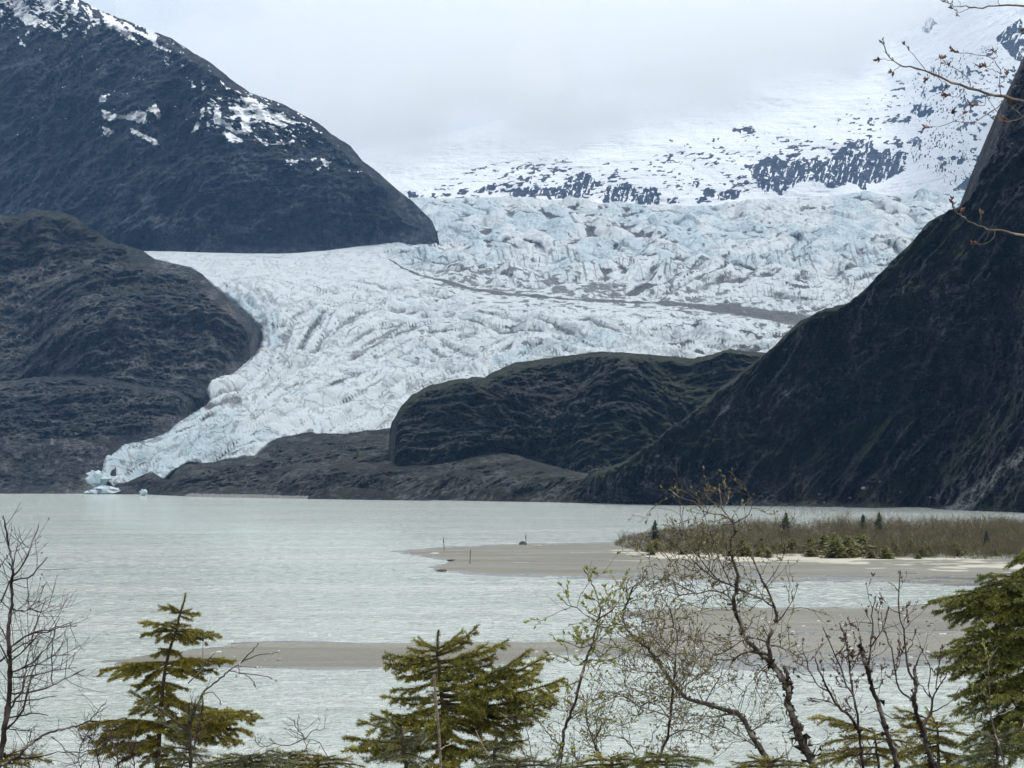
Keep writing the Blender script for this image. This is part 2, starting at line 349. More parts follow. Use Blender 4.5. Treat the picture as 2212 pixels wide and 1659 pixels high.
def m3mask(U, V, G, n):
    wu = U + 5 * fbm(U / 9, V / 6, o=3, s=71); wv = V + 4 * fbm(U / 9, V / 6, o=3, s=75)
    d = sdf_multi(wu, wv, m3polys)
    rock = sstep(-2.0, 2.0, d + 3.0 * fbm(U / 5, V / 4, o=2, s=79))
    holes = sstep(0.50, 0.60, fbm(U / 12, V / 6, o=3, s=83) + 0.10)
    gul = sstep(0.26, 0.38, fbm((U + .3 * V) / 3.2, V / 13, o=3, s=87))
    rock = rock * (1 - 0.95 * np.maximum(holes, gul))
    reg = sstep(-20, 40, sdf(U, V, SPK)); low = sstep(330, 400, V)
    lr = sstep(1950, 2100, U) * sstep(40, 120, V)
    a_ = 0.5 * (U - 1900) / 300
    f = fbm((U + 0.6 * V) / 11, (V - 0.35 * U * lr) / 4.5, o=4, s=90)
    spk = sstep(0.36, 0.42, f + 0.07 * low + 0.10 * lr + 0.38 * fbm(U / 55, V / 26, o=2, s=95) - 0.03)
    rock = np.maximum(rock, spk * reg)
    return stack(1 - rock, rock * 0, rock * 0)
snow_rock = rock_mat("snowy_mountain_rock", (0.05, 0.055, 0.07), (0.085, 0.09, 0.11), (0.13, 0.13, 0.15), (0.05, 0.05, 0.05), s=3.5, vegamt=-2)
r3 = lambda U, V: slope_r(lambda u: 8600 - 900 * sstep(1900, 2250, u), 900, 1.5)(U, V)
def m3disp(G, U, V):
    x, y, z = G[..., 0] / 700, G[..., 1] / 700, G[..., 2] / 700
    return (ridg(x + 0.3 * fbm(x, y, z, 2, 4), y, z * .6, 5, 9, .45) - .5) * 1.4 + .25 * fbm(x * 5, y * 5, z * 5, 3, 15)
tag(relief("snowy_mountain", np.arange(740, 2420, 2.0), lambda u: I(u, M3T), lambda u: u * 0 + 470, r3, 330, snow_rock, 110, 500, 3000, 8, m3mask, 3, m3disp, glac=None)[0],
    "snow covered mountain with dark rock outcrops fading up into cloud behind the icefall", "mountain", kind="structure")

# ------------------------------------------------------------------ dark mountain at the upper left
M1T = [(-200, -230), (-100, -160), (0, -100), (100, -48), (174, 0), (213, 22), (269, 43), (321, 65), (369, 82), (417, 115), (451, 134), (503, 176), (542, 202), (608, 223), (651, 247), (686, 265), (716, 291), (755, 315), (781, 347), (816, 373), (846, 401), (890, 434), (916, 460), (933, 477), (944, 503), (950, 530), (953, 560)]
snowp = [[(a * .434, b * .434) for a, b in p] for p in [
    [(505, 540), (560, 565), (620, 570), (690, 550), (735, 558), (728, 618), (660, 600), (600, 590), (560, 600), (515, 600)], [(725, 550), (770, 515), (803, 560), (800, 602), (780, 600), (770, 560), (740, 555)],
    [(512, 625), (545, 640), (572, 655), (530, 685), (515, 660)], [(640, 635), (700, 655), (765, 690), (808, 730), (770, 724), (720, 692), (660, 668)], [(500, 480), (545, 468), (512, 512), (495, 508)],
    [(955, 662), (980, 602), (1003, 625), (975, 650)], [(1065, 530), (1092, 530), (1102, 590), (1140, 615), (1170, 645), (1240, 655), (1245, 672), (1170, 667), (1105, 625), (1065, 615)],
    [(1098, 648), (1155, 662), (1222, 710), (1140, 710)], [(1190, 478), (1255, 488), (1335, 530), (1300, 550), (1240, 535)], [(1130, 528), (1180, 528), (1250, 540), (1225, 570), (1245, 600), (1255, 665), (1205, 655), (1195, 590)],
    [(1230, 567), (1320, 572), (1435, 625), (1410, 637), (1320, 600), (1235, 588)], [(1225, 608), (1300, 600), (1300, 608), (1230, 620)], [(1250, 665), (1335, 712), (1450, 704), (1440, 717), (1320, 723)], [(1335, 628), (1368, 632), (1362, 650)],
    [(1592, 783), (1625, 797), (1655, 803), (1632, 818), (1635, 842), (1612, 825)], [(1418, 792), (1490, 799), (1480, 814), (1430, 808)], [(1245, 806), (1288, 820), (1270, 832)], [(1538, 622), (1605, 665), (1570, 655)],
    [(815, 288), (848, 325), (830, 332)], [(942, 395), (990, 440), (960, 435)], [(998, 435), (1032, 428), (1010, 450)], [(1092, 405), (1152, 440), (1130, 448)], [(493, 52), (565, 85), (625, 140), (692, 212), (640, 195), (570, 145), (528, 120)],
    [(620, 108), (680, 148), (740, 168), (765, 180), (785, 220), (830, 238), (853, 262), (800, 244), (760, 218), (720, 185), (640, 152)], [(712, 138), (772, 158), (785, 200), (750, 185)],
    [(58, 0), (112, 0), (152, 40), (132, 65), (195, 90), (185, 132), (130, 125), (98, 92), (72, 80)], [(178, 85), (235, 108), (292, 150), (270, 158), (200, 115)], [(195, -20), (275, -20), (275, 50), (240, 58), (210, 20)], [(345, 28), (382, 15), (393, 50), (370, 90)],
    [(308, 158), (352, 180), (312, 192)], [(0, 38), (42, 58), (0, 68)], [(288, -20), (332, -10), (320, 38)], [(430, 20), (455, 50), (468, 92), (450, 105), (438, 60)], [(90, 182), (132, 232), (100, 225)], [(898, 248), (925, 282), (905, 272)], [(215, 488), (234, 502), (213, 503)], [(0, -30), (60, -30), (50, 10), (0, 20)], [(110, -60), (190, -60), (180, -5), (140, 0)], [(1545, 782), (1575, 790), (1560, 802)], [(1740, 848), (1800, 850), (1790, 858)], [(1000, 545), (1015, 530), (1020, 560), (1008, 585)], [(1030, 608), (1050, 615), (1045, 632), (1022, 622)], [(895, 318), (912, 322), (905, 335)],
    [(1130, 590), (1190, 560), (1200, 575), (1150, 600)], [(1200, 520), (1420, 575), (1470, 615), (1400, 600), (1260, 560)], [(1455, 605), (1475, 612), (1465, 620)], [(1600, 826), (1570, 842), (1588, 850)], [(1335, 735), (1370, 768), (1340, 760), (1300, 738)], [(1200, 808), (1215, 805), (1200, 825)]]]
def m1mask(U, V, G, n):
    wu = U + 3.5 * fbm(U / 7, V / 5, o=3, s=171); wv = V + 2.5 * fbm(U / 7, V / 5, o=3, s=175)
    d = sdf_multi(wu, wv, snowp)
    s = sstep(-1.6, 1.2, d + 3.0 * fbm(U / 3.5, V / 3, o=2, s=179) - 0.6)
    f = fbm((U + V) / 12, (V - 0.55 * U) / 5, o=4, s=181)
    z1 = sstep(110, 20, dline(U, V, [(0, 0), (150, 10), (300, 70), (420, 130)])) * sstep(130, 20, V)
    z2 = sstep(60, 10, dline(U, V, [(460, 250), (540, 235), (640, 280)]))
    s = np.maximum(s, 0.6 * sstep(0.30, 0.40, f + 0.10 * z1 + 0.10 * z2 + 0.13 * z1 + 0.08 * z2 - 0.22 * (1 - np.maximum(z1, z2))))
    s *= sstep(340, 300, V - 60 * (U > 600))
    veg = 0.35 + 0.5 * fbm(U / 60, V / 50, o=3, s=185) + 0.7 * sstep(45, 10, dline(U, V, [(370, 200), (380, 290)])) - 0.2 * sstep(400, 520, V)
    scree = sstep(26, 6, dline(U, V, [(290, 350), (320, 430), (370, 540)])) * 0.7 + sstep(24, 6, dline(U, V, [(240, 460), (300, 480)])) * 0.6 + 0.5 * sstep(14, 4, dline(U, V, [(205, 80), (222, 160)]))
    return stack(s, np.clip(veg, 0, 1), scree)
m1mat = rock_mat("mountain_rock", (0.018, 0.023, 0.033), (0.052, 0.058, 0.070), (0.18, 0.18, 0.19), (0.022, 0.028, 0.020), s=1.8, vegamt=0.3)
r1 = lambda U, V: slope_r(4750, 500, 1.05)(U, V) + 500 * np.clip((300 - U) / 500, -0.3, 1)
tag(relief("mountain", np.arange(-120, 953, 1.6), lambda u: I(u, M1T), lambda u: u * 0 + 575, r1, 420, m1mat, 85, 330, 1500, 8, m1mask, 11, glac='in')[0],
    "steep dark rock mountain streaked with snow patches at the upper left", "mountain", kind="structure")

# ------------------------------------------------------------------ left rock hills beside the ice
H1T = [(-200, 480), (0, 465), (43, 465), (65, 455), (100, 454), (134, 458), (165, 471), (191, 491), (217, 506), (243, 524), (278, 532), (310, 543), (343, 565), (377, 571), (412, 580), (438, 593), (460, 617), (482, 634), (499, 652), (521, 673), (542, 691), (558, 704), (566, 716), (570, 745), (574, 790), (578, 860)]
def h1mask(U, V, G, n):
    veg = 0.25 + 0.5 * fbm(U / 40, V / 25, o=3, s=205) + 0.4 * sstep(620, 500, V)
    return stack(V * 0, np.clip(veg, 0, 1), 0.45 * sstep(0.1, 0.5, fbm(U / 50, V / 50, o=3, s=207)))
hillmat = rock_mat("hill_rock", (0.012, 0.017, 0.027), (0.056, 0.059, 0.066), (0.23, 0.22, 0.205), (0.040, 0.040, 0.026), s=1.1, vegamt=0.3)
RH1 = lambda U, V: 3120 + (850 - V) * 1.0 - 150 * sstep(300, 120, np.abs(U - 330)) * sstep(460, 700, V) + 160 * sstep(520, 575, U)
tag(relief("rock_hill", np.arange(-120, 577, 1.7), lambda u: I(u, H1T), lambda u: u * 0 + 900, RH1, 270, hillmat, 50, 200, 500, 6, h1mask, 21, glac='in')[0],
    "rounded dark rock hill left of the glacier with steep grooved faces", "hill", kind="structure")
H2T = [(-200, 830), (0, 825), (65, 816), (130, 810), (191, 810), (252, 821), (312, 834), (369, 840), (403, 851), (434, 869), (447, 886), (456, 915), (460, 960), (462, 1060)]
RH2 = lambda U, V: I(V, [(815, 2960), (880, 2800), (964, 2620), (1020, 2480), (1060, 2400), (1080, 2330)]) + 3.0 * np.maximum(0, U - 380)
tag(relief("rock_slab", np.arange(-120, 461, 1.7), lambda u: I(u, H2T), lambda u: u * 0 + 1076, RH2, 190, hillmat, 30, 110, 200, 5, h1mask, 31, glac='in')[0],
    "lower ice-smoothed rock slab between the left hill and the ice tongue", "rock slab", kind="structure")
H3T = [(-200, 940), (0, 950), (60, 960), (100, 948), (160, 947), (217, 955), (240, 966), (250, 985), (252, 1010), (250, 1045), (252, 1066)]
RH3 = lambda U, V: I(V, [(945, 2440), (1000, 2400), (1050, 2345), (1078, 2290)])
tag(relief("rock_mound", np.arange(-120, 252, 1.7), lambda u: I(u, H3T), lambda u: u * 0 + 1076, RH3, 100, hillmat, 10, 80, 150, 5, h1mask, 41, glac='in')[0],
    "low dark rock mound on the lake shore left of the ice front", "rock mound", kind="structure")

# ------------------------------------------------------------------ glacier
GROW = [(413, 5950), (440, 5600), (480, 5200), (503, 4960), (541, 4480), (600, 3980), (650, 3650), (710, 3380), (770, 3150), (812, 3000), (850, 2880), (900, 2690), (964, 2500), (1010, 2400), (1045, 2330), (1075, 2270)]
gu = np.arange(190, 2260, 2.1)
rt = [413]; 
while rt[-1] < 1072:                              # rows about 5 m apart along the ice
    v = rt[-1]; dr = abs(I(v + 1, GROW) - I(v, GROW)); rt.append(v + min(1.3, max(0.42, 5.5 / dr)))
gv = np.array(rt)
U, V = np.meshgrid(gu, gv)
Gd = sdf(U, V, GP)
Rg = I(V, GROW)
pm = stack(U, V)
def gtop(u): return I(u, [(190, 541), (320, 541), (600, 547), (700, 541), (800, 527), (872, 514), (880, 432)] + [(p[0], p[1]) for p in GP[10:31]])
G = P(U, V, Rg)
x, y = G[..., 0], G[..., 1]
mor = [(840, 560), (870, 580), (930, 602), (1000, 620), (1060, 632), (1150, 641), (1250, 648), (1350, 653), (1450, 657), (1560, 668), (1660, 684), (1760, 694)]
mline = np.array(mor, float)
vm = np.interp(U, mline[:, 0], mline[:, 1])
upper = sstep(-8, 10, vm - V) * sstep(780, 900, U)   # ice stream behind the medial moraine
fall = upper * sstep(650, 560, V)
plate = sstep(640, 590, V) * (1 - upper) * sstep(1300, 900, U)  # smooth plateau of the left stream
plate = np.maximum(plate, sstep(70, 15, V - vm) * (1 - upper) * sstep(850, 1100, U) * 0.85)
mid = (1 - upper) * sstep(600, 700, V)
low = sstep(820, 900, V)
# flow-aligned coordinates
fa = np.where(True, 0.93 * y + 0.37 * x, 0); fb = -0.37 * y * 1.0 + 0.93 * x
wA = 40 * fbm(x / 220, y / 260, o=3, s=401); wB = 40 * fbm(x / 220, y / 260, o=3, s=405)
# seracs
f1, f2, cid = worley((x + wA) / 66, (y + wB * 2) / 190, s=410)
g1, g2, cid2 = worley((x + wA * .6) / 30, (y + wB * .7) / 110, s=415)
ser = (1 - 1.15 * f1) * (0.5 + 0.9 * cid)
big_ = ridg((x + wA) / 190, (y + wB) / 160, o=2, s=420)
h_fall = 25 * (ser - 0.4) + 8 * (1 - g1 - .5) + 20 * (big_ - .5) + 7 * (ridg((x + wA) / 30, (y + wB) / 60, o=3, s=423) - .5)
rA = ridg((x + wA * 2) / 230, (y + wB * 2) / 130, o=4, s=430, g=.42)
h_up = 32 * (rA - 0.55) + 8 * (1 - f1 - .5)
wC = 90 * fbm(x / 400, y / 500, o=3, s=407)
rB = ridg((fa + wA) / 420, (fb + wC) / 75, o=4, s=440, g=.40)
rC = ridg((fa + wC * 2) / 260, (fb + wA * 1.5) / 130, o=3, s=445, g=.45)
c1, c2, cid3 = worley((fa + wA * 1.5) / 230, (fb + wC) / 70, s=450)
h_mid = 24 * (rC - .55) + 26 * (rB - .55) + 12 * (1 - c1 - .5) + 3 * sstep(0.0, 0.08, c2 - c1)
h_low = 18 * (rB - .55) + 14 * (rC - .55) + 7 * (1 - c1 - .5) + 2.5 * sstep(0.0, 0.08, c2 - c1)
FL = np.array([(400,560,1,.1),(600,580,1,.15),(800,580,1,.3),(1000,640,1,.22),(1300,670,1,.08),(1600,700,1,.08),(1200,720,1,.1),(1500,740,1,0),(1100,780,1,-.3),(900,850,1,-.32),(700,900,1,-.4),(500,960,1,-.35),(400,980,1,-.4),(300,1010,1,-.5),(600,820,1,-.6),(560,790,.8,-1),(600,720,.2,-1),
   (560,690,.7,1),(520,640,.8,.7),(650,700,.8,-.8),(700,760,1,-.8),(800,760,.9,-.4),(950,760,1,.2),(450,850,1,-.5),(640,640,1,.3),(800,660,1,.25),(900,520,1,-.1),(1100,500,1,.0),(1300,560,1,-.2),(1500,580,1,-.35),(1700,560,1,-.25),(1900,520,1,-.1),(1700,640,1,.1),(1200,600,1,-.15),(1000,560,1,.1),(1500,640,1,-.1),(1800,600,.9,-.5),(1600,440,1,0),(2000,440,1,.1),(1200,440,1,0)], float)
gcu = np.arange(180, 2280, 12.0); gcv = np.arange(400, 1090, 8.0); GU, GV = np.meshgrid(gcu, gcv); c2_ = 0; s2_ = 0
for fu, fv, du_, dv_ in FL:
    wgt = 1 / (((GU - fu) ** 2 + 3 * (GV - fv) ** 2) + 900) ** 1.6; an = 2 * math.atan2(dv_, du_); c2_ = c2_ + wgt * math.cos(an); s2_ = s2_ + wgt * math.sin(an)
ANG = np.arctan2(s2_, c2_) / 2 + 0.35 * fbm(GU / 90, GV / 40, o=2, s=777); AC, AS = np.cos(ANG), np.sin(ANG)
def fdir(u, v):
    i = np.clip(((u - 180) / 12).astype(int), 0, AC.shape[1] - 1); j = np.clip(((v - 400) / 8).astype(int), 0, AC.shape[0] - 1); return AC[j, i], AS[j, i]
def lic(sc_u, sc_v, step, n, seed):
    tot = 0
    for sg in (1, -1):
        u, v = U.copy(), V.copy()
        for k in range(n):
            if k or sg > 0: tot = tot + vn(u / sc_u, v / sc_v, s=seed) * (1 - .5 * k / n)
            a_, b_ = fdir(u, v); u = u + sg * step * a_; v = v + sg * step * b_
    tot = tot - tot.mean(); return tot / tot.std()
L1 = lic(5.0, 4.0, 7.0, 8, 801); L2 = lic(11.0, 8.0, 10.0, 9, 811); L3 = lic(3.2, 2.4, 4.0, 5, 821)
h_pl = 2.6 * (ridg(x / 60, y / 30, o=4, s=460) - .5) + 3 * (rC - .5)
h = h_fall * fall + h_up * (upper - fall) + (1 - upper) * (h_pl * plate + (1 - plate) * ((1 - low) * h_mid + low * h_low))
h = h * .8 + (-3.2 * np.clip(L2, -2, 2) - 0.5 * np.clip(L1, -2, 2)) * (1 - .7 * plate) 
h = h + 1.0 * fbm(x / 14, y / 40, o=3, s=470) * (1 - .6 * plate)
deb = sstep(110, 20, dline(U, V, [(1480, 735), (1640, 735), (1720, 722)]))
h = h + deb * 8 * (ridg(x / 40, y / 30, o=4, s=480) - .5)
edge_in = sstep(-1, 14, Gd)
h = h * (0.3 + 0.7 * sstep(4, 26, dline(U, V, mor)))
h = h * (0.25 + 0.75 * edge_in)
# skyline of the icefall keeps its height, margins dive into the rock
out = np.maximum(0, 3.0 - Gd)
R2 = Rg + np.where(V > 500, out * (14.0 + 30 * sstep(760, 820, V)), out * 0)
skyl = (gtop(U) - V)
hide = sstep(-2, 6, skyl)
G = P(U, V, R2)
G[..., 2] += h
G[..., 1] -= 0.35 * h
G[..., 2] -= hide * (12 + 5.0 * np.clip(skyl, 0, 60)) 
gx = np.gradient(h, axis=1) / 2.0; gy = np.gradient(h, axis=0) / 5.0
# dirt in troughs and on moraines, plus crevice shade painted into the same mask
hs = h - (np.roll(h, 6, 0) + np.roll(h, -6, 0) + np.roll(h, 9, 1) + np.roll(h, -9, 1)) / 4
trough = sstep(0.3, 3.2, -hs)
wid = 3.2 + 10 * sstep(1300, 1680, U) + 5 * fbm(U / 40, V / 8, o=3, s=490)
dm = dline(U, V, mor)
mo = sstep(1.0, 0.55, dm / np.maximum(wid, 1.0)) * (0.75 + 0.5 * fbm(U / 9, V / 3, o=3, s=493))
moW = 0.65 * sstep(0.28, 0.5, fbm(U / 16, V / 3.2, o=4, s=496) + 0.42 * sstep(60, 5, np.abs(V - vm + 12)) * sstep(850, 1000, U) - 0.06)* sstep(860, 900, U)
debm = deb * sstep(0.0, 0.35, fbm(U / 26, V / 7, o=4, s=498) + 0.1) * 0.9
streak = sstep(0.12, 0.5, fbm((U - V * 0.6) / 6, V / 40, o=3, s=500)) * sstep(500, 560, V) * upper * sstep(700, 640, V) * 0.55
streak *= sstep(-0.1, 0.3, fbm(U / 120, V / 40, o=2, s=503) + 0.35 * sstep(1350, 1600, U))
band = 0.55 * sstep(5, 1, dline(U, V, [(300, 958), (380, 905), (450, 893), (520, 876), (600, 850)])) + 0.9 * sstep(6, 1.5, dline(U, V, [(395, 908), (430, 898), (475, 893), (520, 882)]))
marg = sstep(26, 4, Gd) * sstep(600, 700, V) * (0.15 + 0.6 * sstep(0, 0.4, fbm(U / 14, V / 8, o=3, s=506)))
amt_up = upper * sstep(480, 580, V) * (0.25 + .75 * sstep(-.25, .3, fbm(U / 130, V / 45, o=3, s=603) + 0.3 * sstep(1350, 1600, U)))
amt_mid = (1 - upper) * (1 - plate) * (0.35 + .65 * sstep(-.2, .3, fbm(U / 90, V / 40, o=3, s=607))) * (0.75 + .5 * sstep(850, 950, V))
lines = 0.85 * sstep(1.1, 1.9, L1) + 0.75 * sstep(1.3, 2.2, L3) + 0.75 * sstep(1.1, 2.0, L2)
wash = 0.30 * sstep(0.2, 1.8, L2) * sstep(-.1, .4, fbm(U / 60, V / 30, o=3, s=611))
flowd = (lines + wash) * np.clip(amt_up + .75 * amt_mid + .14 + .12 * plate, 0, 1)
vs_ = sstep(0.18, 0.5, fbm((U + .35 * V) / 3.5, V / 26, o=3, s=615)) * sstep(0.0, .35, fbm(U / 50, V / 14, o=2, s=617)) * upper * sstep(500, 570, V) * .6  # short dark strokes paint the shade of narrow crevasses between seracs
dirt_shade = np.clip(np.maximum.reduce([flowd, vs_, (0.42 + .25 * fall) * trough * (1 - 0.75 * plate) * (0.4 + 0.9 * sstep(-.3, .4, fbm(x / 200, y / 200, o=2, s=509))), mo * 1.5, moW, debm * (.3 + .7 * sstep(-.2, .9, L1)), streak, .7 * band, marg * 0.8]), 0, 1)
blue = np.clip(0.12 + 0.6 * fall * sstep(-.2, .35, fbm(U / 80, V / 30, o=3, s=512) + 0.15) + 0.5 * sstep(120, 20, dline(U, V, [(220, 1030), (330, 985), (480, 955)])) + 0.5 * sstep(30, 8, dline(U, V, [(500, 655), (590, 700), (590, 740)]))
               + 0.4 * sstep(0.1, 0.5, fbm(U / 30, V / 14, o=3, s=515)) * mid - 0.25 * plate + 0.5 * sstep(30, 8, dline(U, V, [(1080, 800), (1250, 745), (1330, 745)])), 0, 1)
t = NT("glacier_ice"); a = t.attr()
n1 = t.noise(0.03, 7, 0.65); n2 = t.noise(0.11, 8, 0.7, (1, 1, 1.5)); n3 = t.noise(0.35, 6, 0.7)
ice = t.mix(t.rng(t.math('ADD', a[2], t.math('SUBTRACT', n1, 0.5)), 0.15, 0.95), (0.39, 0.425, 0.445), (0.265, 0.34, 0.385))
ice = t.mix(t.rng(n2, 0.42, 0.72, 0, 0.30), ice, (0.42, 0.43, 0.44))
veins = t.noise(0.026, 9, 0.60, (1.0, 0.30, 1.0), rot=(0, 0, 0.35), dist=1.2)
vline = t.rng(t.math('ABSOLUTE', t.math('SUBTRACT', veins, 0.5)), 0.0, 0.018, 1.0, 0.0)
dd = t.math('ADD', a[0], t.math('MULTIPLY', t.math('SUBTRACT', n2, 0.5), 0.7))
dmk = t.rng(dd, 0.15, 0.80)
dmk = t.math('MAXIMUM', dmk, t.math('MULTIPLY', vline, t.math('MULTIPLY', a[1], t.rng(n1, 0.45, 0.6, 0.0, 0.45))))
c = t.mix(dmk, ice, t.mix(t.rng(n3, .35, .65), (0.008, 0.008, 0.010), (0.036, 0.035, 0.035)))
hh_ = t.math('ADD', t.math('MULTIPLY', n1, 1.0), t.math('ADD', t.math('MULTIPLY', n2, 0.45), t.math('MULTIPLY', vline, -0.25)))
ice_m = t.done(c, 0.55, t.bump(hh_, 9, 0.8), 0.35)
tag(mesh_obj("glacier", G, gridf(*U.shape), ice_m, smooth=True, mask=stack(dirt_shade, 1 - plate * .9, blue).reshape(-1, 3)), "broad crevassed blue white glacier flowing down to the lake", "glacier", kind="structure")

# ------------------------------------------------------------------ rock below and right of the ice
def apmask(U, V, G, n):
    veg = 0.1 + 0.5 * fbm(U / 30, V / 14, o=3, s=605) + 0.15 * sstep(600, 900, U)
    return stack(V * 0, np.clip(veg, 0, 1), 0.5 * sstep(0.1, 0.5, fbm(U / 30, V / 12, o=3, s=607)))
apmat = rock_mat("shore_rock", (0.010, 0.012, 0.014), (0.042, 0.043, 0.041), (0.17, 0.165, 0.15), (0.044, 0.048, 0.022), s=0.8, vegamt=0.5, dip=0.25)
A1T = [(225, 1050), (246, 1046), (268, 1038), (300, 1024), (325, 1016), (345, 1030), (366, 1036), (382, 1014), (403, 1002), (456, 999), (521, 991), (551, 990), (564, 977), (599, 947), (651, 939), (703, 935), (764, 939), (794, 931), (846, 924), (880, 915), (980, 905), (1020, 900)]
RA1 = lambda U, V: np.interp((ysh(U) - V) / 140.0, [-0.3, 0, 0.12, 1.0, 2], [-60, 0, 60, 520, 700]) + rsh(U) + 10
tag(relief("rock_shore", np.arange(225, 1010, 1.6), lambda u: I(u, A1T), lambda u: ysh(u) + 7, RA1, 120, apmat, 14, 70, 120, 5, apmask, 51, glac='shore')[0],
    "broken grey rock shore rising from the lake to the lower edge of the ice", "rock shore", kind="structure")
R2T = [(841, 1000), (845, 935), (850, 909), (866, 879), (892, 853), (925, 834), (977, 821), (1029, 813), (1046, 817), (1070, 803), (1107, 785), (1186, 773), (1251, 765), (1270, 762), (1303, 759), (1342, 761), (1388, 765), (1453, 770), (1499, 775), (1538, 765), (1577, 755), (1604, 759), (1669, 762), (1760, 765), (1850, 770)]
def r2mask(U, V, G, n):
    top = I(U, R2T)
    veg = 0.08 + 0.45 * fbm(U / 40, V / 25, o=3, s=705) + 0.55 * sstep(50, 5, V - top) + 0.9 * sstep(60, 18, dline(U, V, [(1430, 800), (1500, 860), (1420, 930), (1300, 960)])) + 0.7 * sstep(28, 8, dline(U, V, [(1100, 960), (1250, 985), (1350, 950)]))
    return stack(V * 0, np.clip(veg, 0, 1), V * 0)
r2mat = rock_mat("bluff_rock", (0.005, 0.008, 0.012), (0.029, 0.032, 0.037), (0.18, 0.178, 0.17), (0.048, 0.060, 0.024), s=0.75, vegamt=0.5, dip=-0.6, tint=(0.045, 0.036, 0.030))
RR2 = lambda U, V: 2080 - (V - 760) * 0.75 - 60 * sstep(120, 0, np.abs(U - 1350) - 0.4 * (V - 850)) + 160 * sstep(880, 838, U) ** 2
tag(relief("rock_bluff", np.arange(841, 1800, 1.6), lambda u: I(u, R2T), lambda u: u * 0 + 1090, RR2, 220, r2mat, 42, 120, 300, 6, r2mask, 61, glac='shore')[0],
    "rounded dark rock bluff in front of the glacier with an overhanging left end", "bluff", kind="structure")
A2T = [(600, 1012), (640, 1003), (700, 998), (760, 1000), (845, 996), (900, 996), (960, 985), (1000, 976), (1062, 974), (1120, 985), (1186, 1005), (1250, 1020), (1300, 1030)]
RA2 = lambda U, V: np.interp((ysh(U) - V) / 100.0, [-0.3, 0, 0.5, 1.0, 2], [-20, 0, 50, 200, 300]) + rsh(U)
tag(relief("rock_ledge", np.arange(600, 1300, 1.6), lambda u: I(u, A2T) + 16 * sstep(690, 600, u), lambda u: ysh(u) + 7, RA2, 80, apmat, 10, 60, 60, 4, apmask, 71, glac='shore')[0],
    "long low rock ledge along the shore below the dark bluff", "rock ledge", kind="structure")
A3T = [(664, 1075), (690, 1056), (716, 1049), (760, 1052), (824, 1060), (870, 1068), (930, 1080)]
RA3 = lambda U, V: rsh(U) - 45 + (1085 - V) * 0.9
tag(relief("rock_mound", np.arange(664, 930, 1.6), lambda u: I(u, A3T), lambda u: ysh(u) + 8, RA3, 40, apmat, 4, 40, 40, 4, apmask, 81, glac='shore')[0],
    "small mossy rock mound at the water below the dark bluff", "rock mound", kind="structure")
# right mountain wall
R1T = [(1208, 1092), (1215, 1084), (1222, 1074), (1238, 1062), (1262, 1035), (1277, 1020), (1342, 1000), (1421, 954), (1486, 902), (1551, 843), (1600, 806), (1669, 753), (1695, 725), (1728, 695), (1780, 669), (1845, 650), (1878, 620), (1949, 546), (1969, 529), (1989, 506), (2009, 480), (2035, 463), (2068, 448), (2098, 437), (2108, 427), (2118, 390), (2128, 367), (2141, 347), (2154, 324), (2164, 284), (2174, 258), (2178, 232), (2184, 205), (2197, 175), (2212, 142), (2260, 40), (2330, -60), (2420, -160)]
def rr1mask(U, V, G, n):
    top = I(U, R1T)
    veg = 0.04 + 0.45 * fbm(U / 45, V / 35, o=3, s=805) + 0.5 * sstep(55, 5, V - top) * sstep(2150, 1950, U) + 0.55 * sstep(60, 20, dline(U, V, [(1950, 870), (1880, 950), (1700, 975), (1500, 960)])) \
        + 0.5 * sstep(50, 15, dline(U, V, [(2212, 870), (2080, 990), (1950, 1060)])) + 0.45 * sstep(60, 20, dline(U, V, [(2150, 1090), (2212, 1060)])) + 0.4 * sstep(90, 30, dline(U, V, [(2080, 520), (1950, 620)])) + 0.35 * sstep(25, 8, dline(U, V, [(1250, 1040), (1400, 980), (1600, 960)]))
    scree = 0.9 * sstep(24, 8, dline(U, V, [(2230, 965), (2120, 1060), (2060, 1100)])) + 0.30 * sstep(60, 20, dline(U, V, [(1500, 1085), (1750, 1075)])) + .35 * sstep(40, 10, dline(U, V, [(1560, 880), (1590, 960)]))
    veg = veg * (1 - np.clip(scree, 0, 1) * .9)
    return stack(V * 0, np.clip(veg, 0, 1), np.clip(scree, 0, 1))
r1mat = rock_mat("wall_rock", (0.004, 0.006, 0.011), (0.032, 0.036, 0.046), (0.22, 0.222, 0.235), (0.044, 0.060, 0.022), s=0.55, vegamt=0.4, dip=-0.75, tint=(0.038, 0.028, 0.026))
RR1 = lambda U, V: slope_r(lambda u: rsh(u) + 4, 0, 1.15)(U, V)
_cl = relief("cliff", np.arange(1208, 2420, 1.9), lambda u: I(u, R1T), lambda u: ysh(u) + 10, RR1, 520, r1mat, 48, 130, 400, 7, rr1mask, 91, glac='shore', bslope=0.4, calmw=60, bias=0.3)
CLG = _cl[1]
tag(_cl[0],
    "steep dark scrub covered mountain wall rising on the right of the lake", "cliff", kind="structure")
